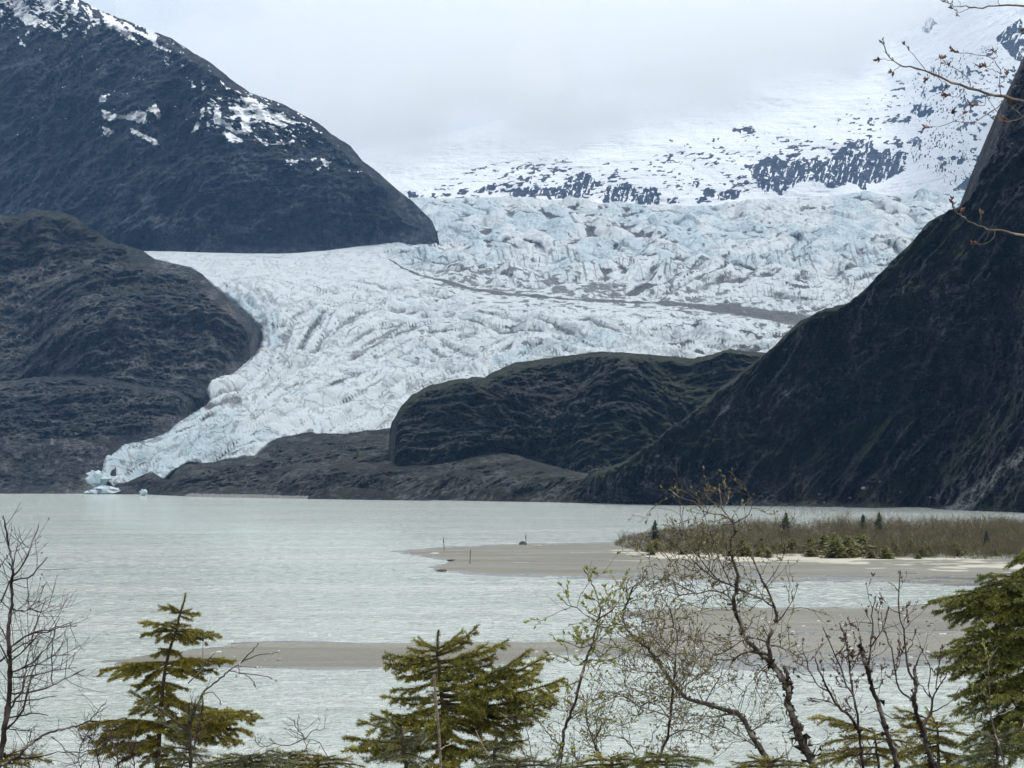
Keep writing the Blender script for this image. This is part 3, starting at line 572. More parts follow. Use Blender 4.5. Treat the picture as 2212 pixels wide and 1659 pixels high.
# thin gravel strip on the far shore
t = NT("shore_gravel"); gm_ = t.done(t.mix(t.rng(t.noise(0.6, 4, .8), .4, .6), (0.05, 0.05, 0.05), (0.26, 0.25, 0.24)), .9, t.bump(t.noise(0.9, 5, .8), 1.5))
gu_ = np.linspace(392, 700, 160); tt = np.linspace(0, 1, 8)
Ug, Tg = np.meshgrid(gu_, tt); rs_ = rsh(Ug) - 60 + 90 * Tg; xg, _ = ray(Ug, Ug * 0 + 1070)
zg = (-0.6 + 3.2 * sstep(0, 0.7, Tg) + 0.8 * fbm(Ug / 4, Tg * 6, o=2, s=5)) * sstep(392, 410, Ug) * sstep(700, 660, Ug) - 0.3
tag(mesh_obj("gravel_beach", stack(xg * rs_, rs_, zg), gridf(*Ug.shape), gm_), "thin grey gravel beach at the foot of the far rock shore", "beach", kind="structure")

# ------------------------------------------------------------------ valley air and the low cloud on the far summits
def volume_obj(name, V, Fc, color, dens, label, aniso=0.0):
    m = bpy.data.materials.new(name + "_volume"); m.use_nodes = True; tr = m.node_tree
    for n in list(tr.nodes): tr.nodes.remove(n)
    o_ = tr.nodes.new('ShaderNodeOutputMaterial'); p = tr.nodes.new('ShaderNodeVolumePrincipled'); tr.links.new(p.outputs[0], o_.inputs['Volume'])
    p.inputs['Color'].default_value = color + (1,); p.inputs['Density'].default_value = dens; p.inputs['Anisotropy'].default_value = aniso
    p.inputs['Blackbody Intensity'].default_value = 0; p.inputs['Emission Strength'].default_value = 0
    o = mesh_obj(name, V, Fc, m, smooth=True)
    return tag(o, label, name, kind="stuff")
def box(x0, x1, y0, y1, z0, z1):
    V = [(x, y, z) for z in (z0, z1) for x, y in ((x0, y0), (x1, y0), (x1, y1), (x0, y1))]
    return V, np.array([[0, 3, 2, 1], [4, 5, 6, 7], [0, 1, 5, 4], [1, 2, 6, 5], [2, 3, 7, 6], [3, 0, 4, 7]])
Vb, Fb = box(-31000, 31000, -60, 31000, -4, 3900)
volume_obj("haze", Vb, Fb, (0.28, 0.55, 1.0), 1.9e-5, "thin bluish valley air")
# cloud bank: closed lumpy body whose soft edge comes from its thickness
cu = np.linspace(250, 2600, 120); cv = np.linspace(-520, 1, 80)
CB = [(250, 450), (560, 420), (760, 395), (850, 372), (960, 345), (1100, 325), (1250, 318), (1500, 285), (1650, 250), (1800, 195), (1950, 100), (2080, 20), (2212, -20), (2500, -80)]
tq = np.linspace(0, 1, 70)[:, None]
Uc = np.broadcast_to(cu, (70, 120)).copy(); vb_ = I(cu, CB) + 30 + 26 * fbm(cu / 110, cu * 0, o=3, s=900)
Vc = vb_ + (-560 - vb_) * tq ** 1.3
dpx = vb_ - Vc
prof = 0.85 * sstep(0, 190, dpx) * sstep(1.0, 0.92, tq) * sstep(250, 800, cu) * sstep(2600, 2450, cu)
lump = fbm(Uc / 130, Vc / 90, o=4, s=905)
front = P(Uc, Vc, 7900 - 1500 * np.clip(prof + 0.7 * lump * sstep(0, 120, dpx), 0, 2) )
backc = P(Uc, Vc, 7905 + 900 * sstep(0, 170, dpx) * sstep(1.0, 0.8, tq) * sstep(250, 800, cu) * sstep(2600, 2450, cu))
nf = front.reshape(-1, 3).shape[0]; fq = gridf(70, 120); bq = fq[:, ::-1] + nf
rim = np.concatenate([np.arange(120), np.arange(1, 70) * 120 + 119, 69 * 120 + np.arange(118, -1, -1), np.arange(68, 0, -1) * 120])
rq = np.stack([rim, rim + nf, np.roll(rim, -1) + nf, np.roll(rim, -1)], -1)
volume_obj("cloud", np.concatenate([front.reshape(-1, 3), backc.reshape(-1, 3)]), np.concatenate([fq, bq, rq]), (0.998, 0.999, 1.0), 21e-4, "low grey cloud bank hiding the tops of the snowy mountain", 0.8)

# ------------------------------------------------------------------ sandbars
t = NT("wet_silt_sand"); a = t.attr()
n1 = t.noise(0.06, 6, .65, (0.25, 1, 1)); n2 = t.noise(1.2, 5, .7, (0.5, 1, 1)); n3 = t.noise(4.0, 3, .8)
c = t.mix(t.rng(n1, .35, .65), (0.105, 0.100, 0.080), (0.175, 0.166, 0.135))
c = t.mix(t.rng(n2, .4, .62, 0, .5), c, (0.10, 0.097, 0.085))
c = t.mix(t.rng(t.math('ADD', a[0], t.math('MULTIPLY', t.math('SUBTRACT', n1, .5), 1.1)), .42, .62), c, (0.35, 0.325, 0.265))
pb = t.rng(n3, .57, .64)
c = t.mix(t.math('MULTIPLY', pb, t.math('ADD', t.math('MULTIPLY', a[1], .8), .15)), c, (0.46, 0.44, 0.40))
c = t.mix(t.math('MULTIPLY', t.rng(n3, .42, .36), a[1]), c, (0.05, 0.048, 0.044))
wet = t.rng(t.math('ADD', a[2], t.math('MULTIPLY', t.math('SUBTRACT', n1, .5), .9)), .45, .7)
c = t.mix(t.math('MULTIPLY', wet, .7), c, (0.07, 0.068, 0.06))
sand_m = t.done(c, t.math('SUBTRACT', .9, t.math('MULTIPLY', wet, .68)), t.bump(n2, .12, .5), .4)
def bar(name, poly, u0, u1, v0, v1, du, dv, hmax, maskf, label, soft=9.0):
    us = np.arange(u0, u1, du); vs = np.arange(v0, v1, dv); U, V = np.meshgrid(us, vs)
    _, s0 = ray(U, V); r = -CAMZ / s0; x, _ = ray(U, V)
    d = sdf(U + 2.0 * fbm(U / 14, V / 3, o=3, s=21), V + 0.9 * fbm(U / 25, V / 4, o=3, s=23), poly)
    z = hmax * np.clip(d / soft, -1, 1) * (0.8 + .4 * fbm(x * r / 9, r / 9, o=3, s=25)) + np.where(d > 0, .03, -.06) 
    G = stack(x * r, r, z)
    mk = maskf(U, V, d); k1 = fbm(U / 70, V / 3.2, o=4, s=27); k2 = fbm(U / 120, V / 5, o=4, s=29)
    mk[..., 2] += .55 * sstep(.1, .4, k1); mk[..., 0] += .28 * sstep(.18, .42, k2) * sstep(4, 12, d)
    return tag(mesh_obj(name, G, gridf(*U.shape), sand_m, smooth=True, mask=mk.reshape(-1, 3)), label, "sandbar", kind="structure")
PA = [(838, 1190.6), (898, 1186), (964, 1181.5), (1062, 1176.5), (1160, 1173.5), (1225, 1172), (1329, 1171), (1345, 1158), (1420, 1148), (1600, 1143), (1900, 1142), (2212, 1142), (2330, 1142), (2330, 1270), (2212, 1268), (2008, 1264), (1878, 1257.5), (1747, 1257), (1617, 1259), (1486, 1258), (1355, 1254), (1225, 1248), (1107, 1245.5), (1029, 1242), (957, 1235), (925, 1227), (948, 1220), (972, 1213), (925, 1205), (879, 1198.5)]
def ma(U, V, d):
    pale = sstep(8, -4, np.abs(V - I(U, [(1290, 1192), (1400, 1200), (1600, 1206), (1900, 1214), (2212, 1222)])) - 10 * sstep(1290, 1450, U)) * sstep(1240, 1330, U) * (0.52 + .35 * fbm(U / 50, V / 3, o=3, s=33))
    pale = np.maximum(pale, 0.42 * sstep(3, 0, np.abs(V - I(U, [(1000, 1214), (1150, 1209), (1400, 1215), (2212, 1240)]) )) * sstep(1000, 1080, U))
    return stack(pale, 0.15 + U * 0, np.maximum(1.0 * sstep(5, 1, d), 0.45 * sstep(1236, 1248, V)))
bar("sandbar", PA, 825, 2330, 1118, 1274, 3.0, 0.7, 0.35, ma, "long upper sandspit with pale beach in front of the shrub thicket", 12)
PB = [(190, 1432), (237, 1426), (300, 1418), (400, 1405), (480, 1396), (508, 1389), (560, 1386), (610, 1384), (711, 1386), (800, 1390), (900, 1389), (1029, 1386.5), (1225, 1383), (1342, 1377), (1382, 1367), (1415, 1352), (1401, 1337), (1332, 1327), (1359, 1321), (1388, 1318), (1486, 1312), (1617, 1311), (1747, 1312), (1910, 1311), (1976, 1307), (2008, 1304), (2106, 1296), (2212, 1289), (2330, 1284), (2330, 1430), (2025, 1437), (1888, 1447), (1730, 1452), (1600, 1447), (1480, 1437), (1400, 1424), (1343, 1419), (1207, 1416), (1105, 1432), (1060, 1442), (980, 1447), (837, 1446), (711, 1445.5), (576, 1444), (406, 1441), (271, 1437)]
def mb(U, V, d):
    peb = 0.25 + 0.75 * sstep(1330, 1500, U) * (0.4 + .6 * sstep(22, 4, np.abs(V - 1385)))
    wet = np.maximum(0.8 * sstep(7, 1, d), 0.55 * sstep(1395, 1420, V) * sstep(1050, 1250, U) + .35 * sstep(12, 2, np.abs(V - 1368)) * sstep(1450, 1600, U) + .5 * sstep(1396, 1388, V) * sstep(1000, 700, U))
    return stack(U * 0, peb, wet)
bar("sandbar", PB, 170, 2330, 1278, 1460, 3.0, 1.0, 0.22, mb, "long lower gravel and silt bar crossing behind the foreground spruces", 9)

# ------------------------------------------------------------------ small things on the bars
def simple_mat(name, c1, c2, sc_=20, rough=.85, bump=.01, hi=None):
    t = NT(name); n = t.noise(sc_, 6, .7); c = t.mix(t.rng(n, .35, .65), c1, c2)
    if hi: c = t.mix(t.rng(t.noise(sc_ * .4, 5, .7), .56, .62), c, hi)
    return t.done(c, rough, t.bump(n, bump), .3)
wood_m = simple_mat("weathered_post_wood", (0.035, 0.03, 0.027), (0.09, 0.08, 0.07))
tipm = simple_mat("pale_marker_tip", (0.25, 0.26, 0.27), (0.4, 0.41, 0.42))
darkrock = simple_mat("dark_boulder", (0.03, 0.025, 0.022), (0.09, 0.075, 0.06), 3)
palerock = simple_mat("pale_stone", (0.38, 0.36, 0.33), (0.6, 0.58, 0.54), 6)
greyrock = simple_mat("grey_stone", (0.12, 0.115, 0.11), (0.26, 0.25, 0.23), 8)
drift = simple_mat("driftwood", (0.30, 0.27, 0.23), (0.55, 0.5, 0.43), 6)
berg_m = simple_mat("broken_ice", (0.30, 0.40, 0.45), (0.46, 0.51, 0.54), 0.25, .5, .8)
def tube(pts, rad, ns=6, cap=True):
    pts = np.asarray(pts, float); rad = np.broadcast_to(np.asarray(rad, float), (len(pts),))
    tg = np.gradient(pts, axis=0); tg /= np.linalg.norm(tg, axis=1, keepdims=True) + 1e-12
    ref = np.array([0, 0, 1.0]) if abs(tg[:, 2]).mean() < .8 else np.array([1.0, 0, 0])
    a = np.cross(tg, ref); a /= np.linalg.norm(a, axis=1, keepdims=True) + 1e-12; b = np.cross(tg, a)
    th = np.arange(ns) / ns * 2 * np.pi
    V = pts[:, None] + rad[:, None, None] * (np.cos(th)[None, :, None] * a[:, None] + np.sin(th)[None, :, None] * b[:, None])
    i = np.arange(len(pts) * ns).reshape(len(pts), ns)
    Fq = np.stack([i[:-1], np.roll(i[:-1], -1, 1), np.roll(i[1:], -1, 1), i[1:]], -1).reshape(-1, 4)
    return V.reshape(-1, 3), Fq
class Acc:
    def __init__(s): s.v = []; s.f = []; s.n = 0; s.t = []
    def add(s, V, Fq):
        V = np.asarray(V); Fq = np.asarray(Fq)
        s.v.append(V); (s.f if Fq.shape[1] == 4 else s.t).append(Fq + s.n); s.n += len(V)
    def build(s, name, mat, parent=None, base=None, smooth=False):
        fs = []
        if s.f: fs.append(np.concatenate(s.f))
        if s.t: fs.append(np.concatenate(s.t))
        return mesh_obj(name, np.concatenate(s.v), fs, mat, parent, smooth, base=base)
def ground_pt(u, v, z=0.0):
    _, s0 = ray(u, v); r = (z - CAMZ) / s0; return P(u, v, r)
def post(ub, vb, ut, vt_, box_, label):
    b = ground_pt(ub, vb, .25); r = b[1]; top = P(ut, vt_, r)
    e = empty("marker_post", b, label, "post", "marker posts on the sandspit")
    A = Acc(); sp = top * .80 + b * .20; A.add(*tube([b - [0, 0, .4], b, b * .5 + sp * .5, sp], [.085, .085, .08, .07], 7)); A.build("pole", wood_m, e, b)
    A = Acc(); A.add(*tube([sp, top], [.05, .035], 6)); A.build("tip", tipm if not box_ else wood_m, e, b)
    if box_:
        c = b * .38 + top * .62; w_ = .17; hgt = .55; V = [(c[0] + x * w_ - .07, c[1] + y * .1 - .1, c[2] + z * hgt / 1.0) for x, y, z in [(-1, -1, -.5), (1, -1, -.5), (1, 1, -.5), (-1, 1, -.5), (-.9, -1, .5), (.9, -1, .5), (.9, 1, .5), (-.9, 1, .5)]]
        mesh_obj("box", V, np.array([[0, 3, 2, 1], [4, 5, 6, 7], [0, 1, 5, 4], [1, 2, 6, 5], [2, 3, 7, 6], [3, 0, 4, 7]]), wood_m, e, base=b)

def Z3(x, y): return ((1600 + x * .27125) * .548611, (2050 + y * .27125) * .548611)
post(*Z3(549, 440), *Z3(540, 215), True, "thin marker post with a small box near the left tip of the sandspit")
post(*Z3(922, 632), *Z3(933, 368), False, "leaning marker post with a pale tip standing nearest on the sandspit")
post(*Z3(1738, 356), *Z3(1735, 172), True, "thin marker post with a small box beside the dark boulder")
def rock(name, c, sx, sy, sz, mat, label, cat, group=None, seed=0, n=14, parent=None, rough=.35):
    th = np.linspace(0, np.pi, n); ph = np.linspace(0, 2 * np.pi, n * 2, endpoint=False); T_, Ph = np.meshgrid(th, ph, indexing='ij')
    d = stack(np.sin(T_) * np.cos(Ph), np.sin(T_) * np.sin(Ph), np.cos(T_))
    k = 1 + rough * (ridg(d[..., 0] * 1.7 + seed, d[..., 1] * 1.7, d[..., 2] * 1.7, 3, seed) - .5) * 2
    V = d * k[..., None] * [sx, sy, sz]
    i = np.arange(n * 2 * n).reshape(n, 2 * n)
    Fq = np.stack([i[:-1], np.roll(i[:-1], -1, 1), np.roll(i[1:], -1, 1), i[1:]], -1).reshape(-1, 4)
    o = mesh_obj(name, V.reshape(-1, 3), Fq, mat, smooth=False); o.location = tuple(float(q) for q in c)
    return tag(o, label, cat, group)
p = ground_pt(*Z3(1692, 352)); rock("boulder", p + [0, 0, .15], 1.0, .8, .75, darkrock, "dark rounded boulder beside the right-hand marker post on the spit edge", "boulder", seed=3)
p = ground_pt(*Z3(415, 508)); rock("driftwood", p + [0, 0, .35], 1.05, .4, .38, palerock, "white bleached chunk lying near the left tip of the sandspit", "driftwood", seed=5)
p = ground_pt(*Z3(658, 594)); rock("dark_clump", p + [0, 0, .28], .9, .4, .2, darkrock, "dark clump of weed at the notch of the sandspit", "weed clump", seed=6)
p = ground_pt(*Z3(520, 742)); rock("dark_clump", p + [0, 0, .15], 1.0, .4, .28, darkrock, "dark clump of weed at the near left tip of the sandspit", "weed clump", seed=7)
p = ground_pt(*Z3(1905, 385)); rock("driftwood", p + [0, 0, .4], 1.1, .3, .14, drift, "pale driftwood piece right of the dark boulder on the spit", "driftwood", seed=8)
# stones scattered over the lower bar
srng = np.random.default_rng(11); protos = [rock("stone", (0, 0, 0), .17, .14, .10, m, "small stone lying on the lower gravel bar", "stone", "stones scattered on the lower gravel bar", seed=20 + i, n=6) for i, m in enumerate([palerock, greyrock, darkrock])]
cnt = 0
UU = srng.uniform(300, 2200, 4000); VV = srng.uniform(1310, 1450, 4000)
dB = sdf(UU, VV, PB)
for u, v, d in zip(UU, VV, dB):
    if d < 3 or (u < 1350 and srng.random() > .22): continue
    if cnt >= 230: break
    k = int(srng.choice([0, 1, 1, 2])); src = protos[k]
    o = src if cnt < 3 and False else src.copy()
    if o is not src: COL.objects.link(o)
    q = ground_pt(u, v, .18); o.location = (q[0], q[1], .20); o.rotation_euler = (0, 0, srng.uniform(0, 6)); sc_ = srng.uniform(.5, 1.7); o.scale = (sc_, sc_, sc_)
    o['label'] = ["pale small stone on the lower gravel bar", "grey small stone on the lower gravel bar", "dark small stone on the lower gravel bar"][k]; o['group'] = ["pale stones on the lower gravel bar", "grey stones on the lower gravel bar", "dark stones on the lower gravel bar"][k]
    cnt += 1
for s_ in protos: bpy.data.objects.remove(s_)
# boulders on the right-hand scree
for i, (u, v, k) in enumerate([(1834, 1076, 1.6), (1866, 1055, 1.9), (1812, 1050, 1.3), (1900, 1040, 1.5), (1945, 1062, 1.2), (1780, 1086, 1.1), (1770, 1068, 1.0), (2010, 1075, 1.1)]):
    if i == 0: CU, CV = proj(CLG)
    j_ = np.argmin((CU - u) ** 2 + (CV - v) ** 2 + 1e-3 * CLG[..., 1]); q = CLG.reshape(-1, 3)[j_]
    rock("boulder", q, 0.75 * k, .6 * k, .5 * k, greyrock, ["pale boulder at the foot of the right wall just above the waterline", "largest pale boulder on the lower right slope", "pale boulder left of the largest one on the lower right slope", "pale boulder right of the largest one on the lower right slope", "pale boulder on green scrub below the right wall", "leftmost small pale boulder at the waterline of the right wall", "small pale boulder just above the leftmost shore boulder", "rightmost small pale boulder below the right wall"][i], "boulder", seed=40 + i, n=8)
# broken ice at the glacier front
for i, (u, v, r, sx, sz, lab) in enumerate([(214, 1034, 2272, 9, 6, "overhanging dirty ice block at the glacier front"), (228, 1060, 2262, 9, 3, "bright broken ice blocks at the water below the glacier front"), (199, 1064, 2255, 5, 2, "small broken ice piece at the left foot of the glacier front"), (310, 1064, 2085, 2.6, 2.2, "small white ice chunk on the shore right of the glacier front")]):
    rock("ice_block", P(u, v, r), sx, sx * .8, sz, berg_m, lab, "ice block", seed=60 + i, n=7, rough=.95)

# ------------------------------------------------------------------ plants: generators
def needles(A, p0, p1, dens, ln, wd, ang=.9, flat=0.35, sd=0):
    """needle quads around twig segments p0->p1 (arrays n,3)"""
    p0 = np.asarray(p0, float); p1 = np.asarray(p1, float); L_ = np.linalg.norm(p1 - p0, axis=1); k = np.maximum(1, (L_ * dens).astype(int))
    idx = np.repeat(np.arange(len(p0)), k); n = len(idx)
    if not n: return
    tt = rng.random(n)[:, None]; d = (p1 - p0)[idx] / (L_[idx][:, None] + 1e-9); o = p0[idx] + (p1 - p0)[idx] * tt
    q = rng.normal(size=(n, 3)); q -= (q * d).sum(1, keepdims=True) * d
    q[:, 2] += flat * np.linalg.norm(q, axis=1)
    q /= np.linalg.norm(q, axis=1, keepdims=True) + 1e-9
    e = d * np.cos(ang) + q * np.sin(ang); e /= np.linalg.norm(e, axis=1, keepdims=True)
    s_ = np.cross(e, rng.normal(size=(n, 3))); s_ /= np.linalg.norm(s_, axis=1, keepdims=True) + 1e-9
    l = (ln * rng.uniform(.7, 1.15, n))[:, None]
    V = np.stack([o - s_ * wd / 2, o + s_ * wd / 2, o + e * l + s_ * wd * .22, o + e * l - s_ * wd * .22], 1).reshape(-1, 3)
    A.add(V, np.arange(n * 4).reshape(n, 4))
def unit(v): v = np.asarray(v, float); return v / (np.linalg.norm(v) + 1e-12)
def bez(a, b, sag, n):
    t_ = np.linspace(0, 1, n)[:, None]; m = (a + b) / 2 + sag; return (1 - t_) ** 2 * a + 2 * t_ * (1 - t_) * m + t_ ** 2 * b
def bough(W, S0, S1, a, b, sag, dens_tw=34, tw=.34, rad=.006):
    """one conifer bough from a to b: axis and side twigs, appended to wood W and twig segment lists S0,S1"""
    Lb = np.linalg.norm(b - a); n = max(5, int(Lb / .05)); ax = bez(a, b, sag, n)
    W.add(*tube(ax, np.linspace(rad, rad * .3, n), 4)); s = int(n * .12)
    S0 += list(ax[s:-1]); S1 += list(ax[s + 1:])
    nt_ = max(3, int(Lb * dens_tw)); d0 = unit(b - a); side = unit(np.cross(d0, [0, 0, 1.0]) + 1e-6)
    for i in range(nt_):
        f = .10 + .88 * i / nt_; k = f * (n - 1); j = int(k); p = ax[j] + (ax[min(j + 1, n - 1)] - ax[j]) * (k - j)
        sg = 1 if i % 2 else -1; l = Lb * tw * (1.05 - f) ** .6 * rng.uniform(.6, 1.15) + .035
        if f < .3: l *= .5 + f * 1.6
        d = unit(d0 * rng.uniform(.65, 1.0) + sg * side * rng.uniform(.55, .95) + np.array([0, 0, rng.uniform(-.50, .30)]))
        m = 4; pts = [p + d * l * q + np.array([0, 0, -.10 * l * q * q]) for q in np.linspace(0, 1, m)]
        W.add(*tube(pts, np.linspace(rad * .4, rad * .2, m), 3)); S0 += pts[:-1]; S1 += pts[1:]
        if l > .06:
            for q in (.3, .5, .7, .9):
                for s2 in (-1, 1):
                    if rng.random() < .2: continue
                    p2 = p + d * l * q + np.array([0, 0, -.12 * l * q * q]); d2 = unit(d + s2 * unit(np.cross(d, [0, 0, 1.0])) * .8 + np.array([0, 0, rng.uniform(-.7, .25)])); l2 = l * .62 * rng.uniform(.5, 1.1) * (1.1 - q)
                    S0.append(p2); S1.append(p2 + d2 * l2)
needle_mats = {}
def needle_mat(name, c1, c2, tip=None):
    t = NT(name); n = t.noise(5.0, 4, .7); n2 = t.noise(60.0, 2, .7)
    c = t.mix(t.rng(n, .38, .62), c1, c2); c = t.mix(t.rng(n2, .4, .7, 0, .55), c, (c2[0] * 1.6, c2[1] * 1.5, c2[2] * 1.3))
    if tip: c = t.mix(t.rng(t.noise(3.2, 3, .6), .55, .68, 0, .9), c, tip)
    return t.done(c, .55, None, .35)
bark_m = simple_mat("spruce_bark", (0.025, 0.019, 0.014), (0.075, 0.055, 0.04), 60, .9, .004)
dead_m = simple_mat("pale_dead_bark", (0.12, 0.095, 0.075), (0.27, 0.22, 0.175), 90, .9, .006)
GZ = lambda r: float(np.interp(r, [0, 8, 16, 24, 40, 70], [18.2, 17.6, 16.6, 15.0, 9.0, -2]))
def spruce(label, r, trunk, boughs, mats, zt, nl=.02, nw=.0022, dens=620, trad=.03, auto=None, group=None, seed=1, extra_fill=0, dtw=34, dz=.35, sag=.10):
    """trunk: traced polyline (zoom coords) from top down; boughs: (attach index 0..1 down trunk, tip) traced"""
    global rng
    rng = np.random.default_rng(seed)
    T_ = np.array([P(*zt(*q), r) for q in trunk]); base = np.array([T_[-1][0], r, GZ(r)])
    if T_[-1][2] > base[2]: T_ = np.concatenate([T_, [base]])
    e = empty("spruce_tree", base, label, "spruce", group)
    W = Acc(); S0 = []; S1 = []; A = Acc()
    cum = np.concatenate([[0], np.cumsum(np.linalg.norm(np.diff(T_, axis=0), axis=1))]); Lt = cum[-1]
    def at(s): s = np.clip(s, 0, Lt); return np.array([np.interp(s, cum, T_[:, k]) for k in range(3)])
    ts = np.linspace(0, Lt, 40); TP = np.array([at(s) for s in ts]); TP[1:-1] += rng.normal(0, .003, (38, 3))
    TR = Acc(); TR.add(*tube(TP, .006 + trad * (ts / Lt) ** .9, 8)); TR.build("trunk", bark_m, e, base, True)
    needles(A, TP[:13], TP[1:14], dens * 1.2, nl, nw)
    zs = lambda v: (T_[0][2] - v)
    for (ax_, ay, bx, by) in boughs:
        pa = P(*zt(ax_, ay), r); s = np.interp(-pa[2], -T_[:, 2], cum); a = at(s)
        dep = rng.uniform(-dz, dz) * abs(np.linalg.norm(P(*zt(bx, by), r) - a)); b = P(*zt(bx, by), r + dep)
        Lb = np.linalg.norm(b - a); bough(W, S0, S1, a, b, np.array([0, 0, sag * Lb]), dtw, .34 if sag > 0 else .26, .004 + .008 * Lb)
    if auto:                                     # boughs all round, lengths growing downwards
        s0_, s1_, step, lf, lmax = auto; s = s0_
        while s < s1_:
            for k in range(5):
                an = rng.uniform(0, 2 * np.pi); l = min(lmax, (.05 + lf * s)) * rng.uniform(.55, 1.1)
                if abs(math.cos(an)) > .75: l *= .6
                a = at(s + rng.uniform(-.03, .03)); b = a + np.array([math.cos(an) * l, math.sin(an) * l, l * rng.uniform(-.3, .28)])
                bough(W, S0, S1, a, b, np.array([0, 0, .8 * sag * l]), dtw, .34, .003 + .006 * l)
            s += step * rng.uniform(.8, 1.2)
    needles(A, S0, S1, dens, nl, nw)
    W.build("branches", bark_m, e, base); A.build("needles", mats, e, base)
    return e
def Z6(x, y): return (x * .33865, 1097.2 + y * .33865)
def Z7(x, y): return (658.3 + x * .29762, 1261.8 + y * .29762)
def Zr(x, y): return (1810.4 + x * .30562, 1152.1 + y * .30562)
def Z8(x, y): return (1206.9 + x * .45436, 1042.4 + y * .45436)
def Zw(x, y): return (1206.9 + x * .37169, 1042.4 + y * .37169)
def Zt(x, y): return (1810.4 + x * .33079, y * .33079)
nm_left = needle_mat("spruce_needles_olive", (0.080, 0.084, 0.020), (0.28, 0.25, 0.046))
nm_mid = needle_mat("spruce_needles_fresh", (0.078, 0.090, 0.024), (0.29, 0.27, 0.055))
nm_right = needle_mat("spruce_needles_deep", (0.066, 0.088, 0.028), (0.22, 0.23, 0.058))
nm_pale = needle_mat("spruce_needles_pale", (0.060, 0.085, 0.050), (0.16, 0.17, 0.075), (0.26, 0.19, 0.06))
nm_yel = needle_mat("spruce_needles_yellowish", (0.055, 0.075, 0.030), (0.17, 0.16, 0.05), (0.34, 0.22, 0.07))

spruce("slender young spruce with open tiers of boughs left of the centre", 20.0,
    [(1185, 540), (1168, 610), (1150, 680), (1120, 790), (1090, 880), (1060, 980), (1045, 1100), (1020, 1340), (1008, 1600), (1000, 1800)],
    [(1152, 668, 1015, 632), (1152, 668, 1075, 622), (1152, 668, 1212, 650), (1150, 672, 1282, 684), (1150, 690, 1222, 722), (1150, 672, 1100, 668), (1125, 745, 1040, 738), (1125, 745, 1215, 752), (1122, 770, 900, 738), (1122, 790, 905, 812), (1118, 790, 1000, 770), (1118, 780, 1300, 788), (1118, 790, 1390, 826), (1112, 800, 1250, 872), (1112, 800, 1200, 880), (1112, 800, 1000, 850), (1112, 800, 1310, 850), (1112, 805, 1060, 850),
     (1075, 905, 960, 950), (1075, 905, 1190, 972), (1075, 905, 1020, 900), (1075, 915, 1150, 930), (1060, 985, 640, 1052), (1060, 1000, 700, 1100), (1060, 1000, 820, 1022), (1060, 1000, 760, 1060), (1060, 1000, 1320, 1000), (1060, 1000, 1490, 978), (1060, 1020, 1300, 1090), (1060, 1000, 1240, 960), (1058, 1010, 930, 1100), (1058, 1020, 1180, 1090), (1058, 1030, 880, 1150), (1050, 1060, 1380, 1040),
     (1045, 1110, 850, 1140), (1045, 1110, 880, 1250), (1045, 1110, 1200, 1170), (1045, 1130, 980, 1220), (1045, 1130, 1120, 1240), (1040, 1180, 960, 1240), (1040, 1180, 1190, 1260), (1040, 1200, 1250, 1330), (1030, 1220, 820, 1320), (1030, 1250, 1380, 1290), (1030, 1250, 900, 1330), (1025, 1260, 1150, 1360),
     (1020, 1370, 530, 1400), (1020, 1390, 600, 1500), (1020, 1380, 700, 1380), (1020, 1380, 650, 1440), (1020, 1400, 780, 1450), (1020, 1390, 850, 1400), (1020, 1380, 1600, 1312), (1020, 1390, 1640, 1340), (1020, 1400, 1600, 1440), (1020, 1400, 1540, 1500), (1020, 1410, 1440, 1400), (1020, 1420, 1380, 1500), (1020, 1430, 1250, 1540), (1020, 1410, 1500, 1380), (1015, 1430, 1300, 1450),
     (1012, 1500, 580, 1560), (1012, 1500, 680, 1580), (1012, 1500, 760, 1620), (1012, 1520, 850, 1560), (1012, 1520, 1200, 1600), (1012, 1560, 1000, 1660), (1012, 1540, 900, 1650)],
    nm_left, Z6, .022, .0042, 700, .032, (.30, 1.9, .14, .15, .42), None, 3, dtw=32)
spruce("stout spruce with upswept stubby shoots at the bottom centre", 13.0,
    [(972, 330), (965, 420), (960, 520), (985, 700), (1000, 900), (1010, 1100), (1010, 1400)],
    [(962, 470, 820, 385), (962, 470, 790, 400), (962, 480, 745, 462), (965, 520, 585, 500), (965, 540, 570, 575), (965, 560, 640, 610), (965, 470, 1150, 330), (965, 500, 1265, 295), (970, 520, 1200, 400), (970, 520, 1060, 440), (970, 560, 1480, 405), (975, 600, 1390, 505), (975, 620, 1370, 572), (975, 580, 1330, 430), (975, 640, 1250, 620), (985, 700, 1290, 625),
     (965, 560, 700, 520), (965, 600, 660, 675), (975, 640, 760, 690), (985, 700, 640, 760), (990, 760, 1770, 512), (990, 780, 1640, 472), (990, 760, 1560, 560), (990, 800, 1890, 682), (990, 820, 1700, 600), (990, 820, 1680, 660), (995, 860, 1840, 770), (995, 880, 1810, 845), (995, 900, 1720, 930), (995, 940, 1650, 1010), (995, 960, 1560, 1080), (995, 900, 1500, 880), (995, 900, 1400, 760), (995, 850, 1500, 700),
     (990, 800, 580, 812), (990, 840, 700, 860), (992, 860, 640, 960), (995, 900, 760, 960), (1000, 960, 1400, 1000), (1000, 980, 1300, 1080), (1000, 1000, 800, 1060), (1000, 1000, 560, 920), (1000, 1020, 470, 940), (1000, 1050, 390, 990), (1000, 1080, 300, 1110), (1000, 1100, 300, 1190), (1005, 1100, 420, 1150), (1005, 1100, 560, 1060), (1005, 1150, 1250, 1220), (1005, 1150, 700, 1200), (1005, 1100, 1620, 1130), (1005, 1180, 1400, 1240), (1005, 1180, 1120, 1300), (1005, 1200, 850, 1300)],
    nm_mid, Z7, .021, .0034, 760, .02, (.25, 1.5, .11, .36, .40), None, 5, dtw=28, sag=-.14)
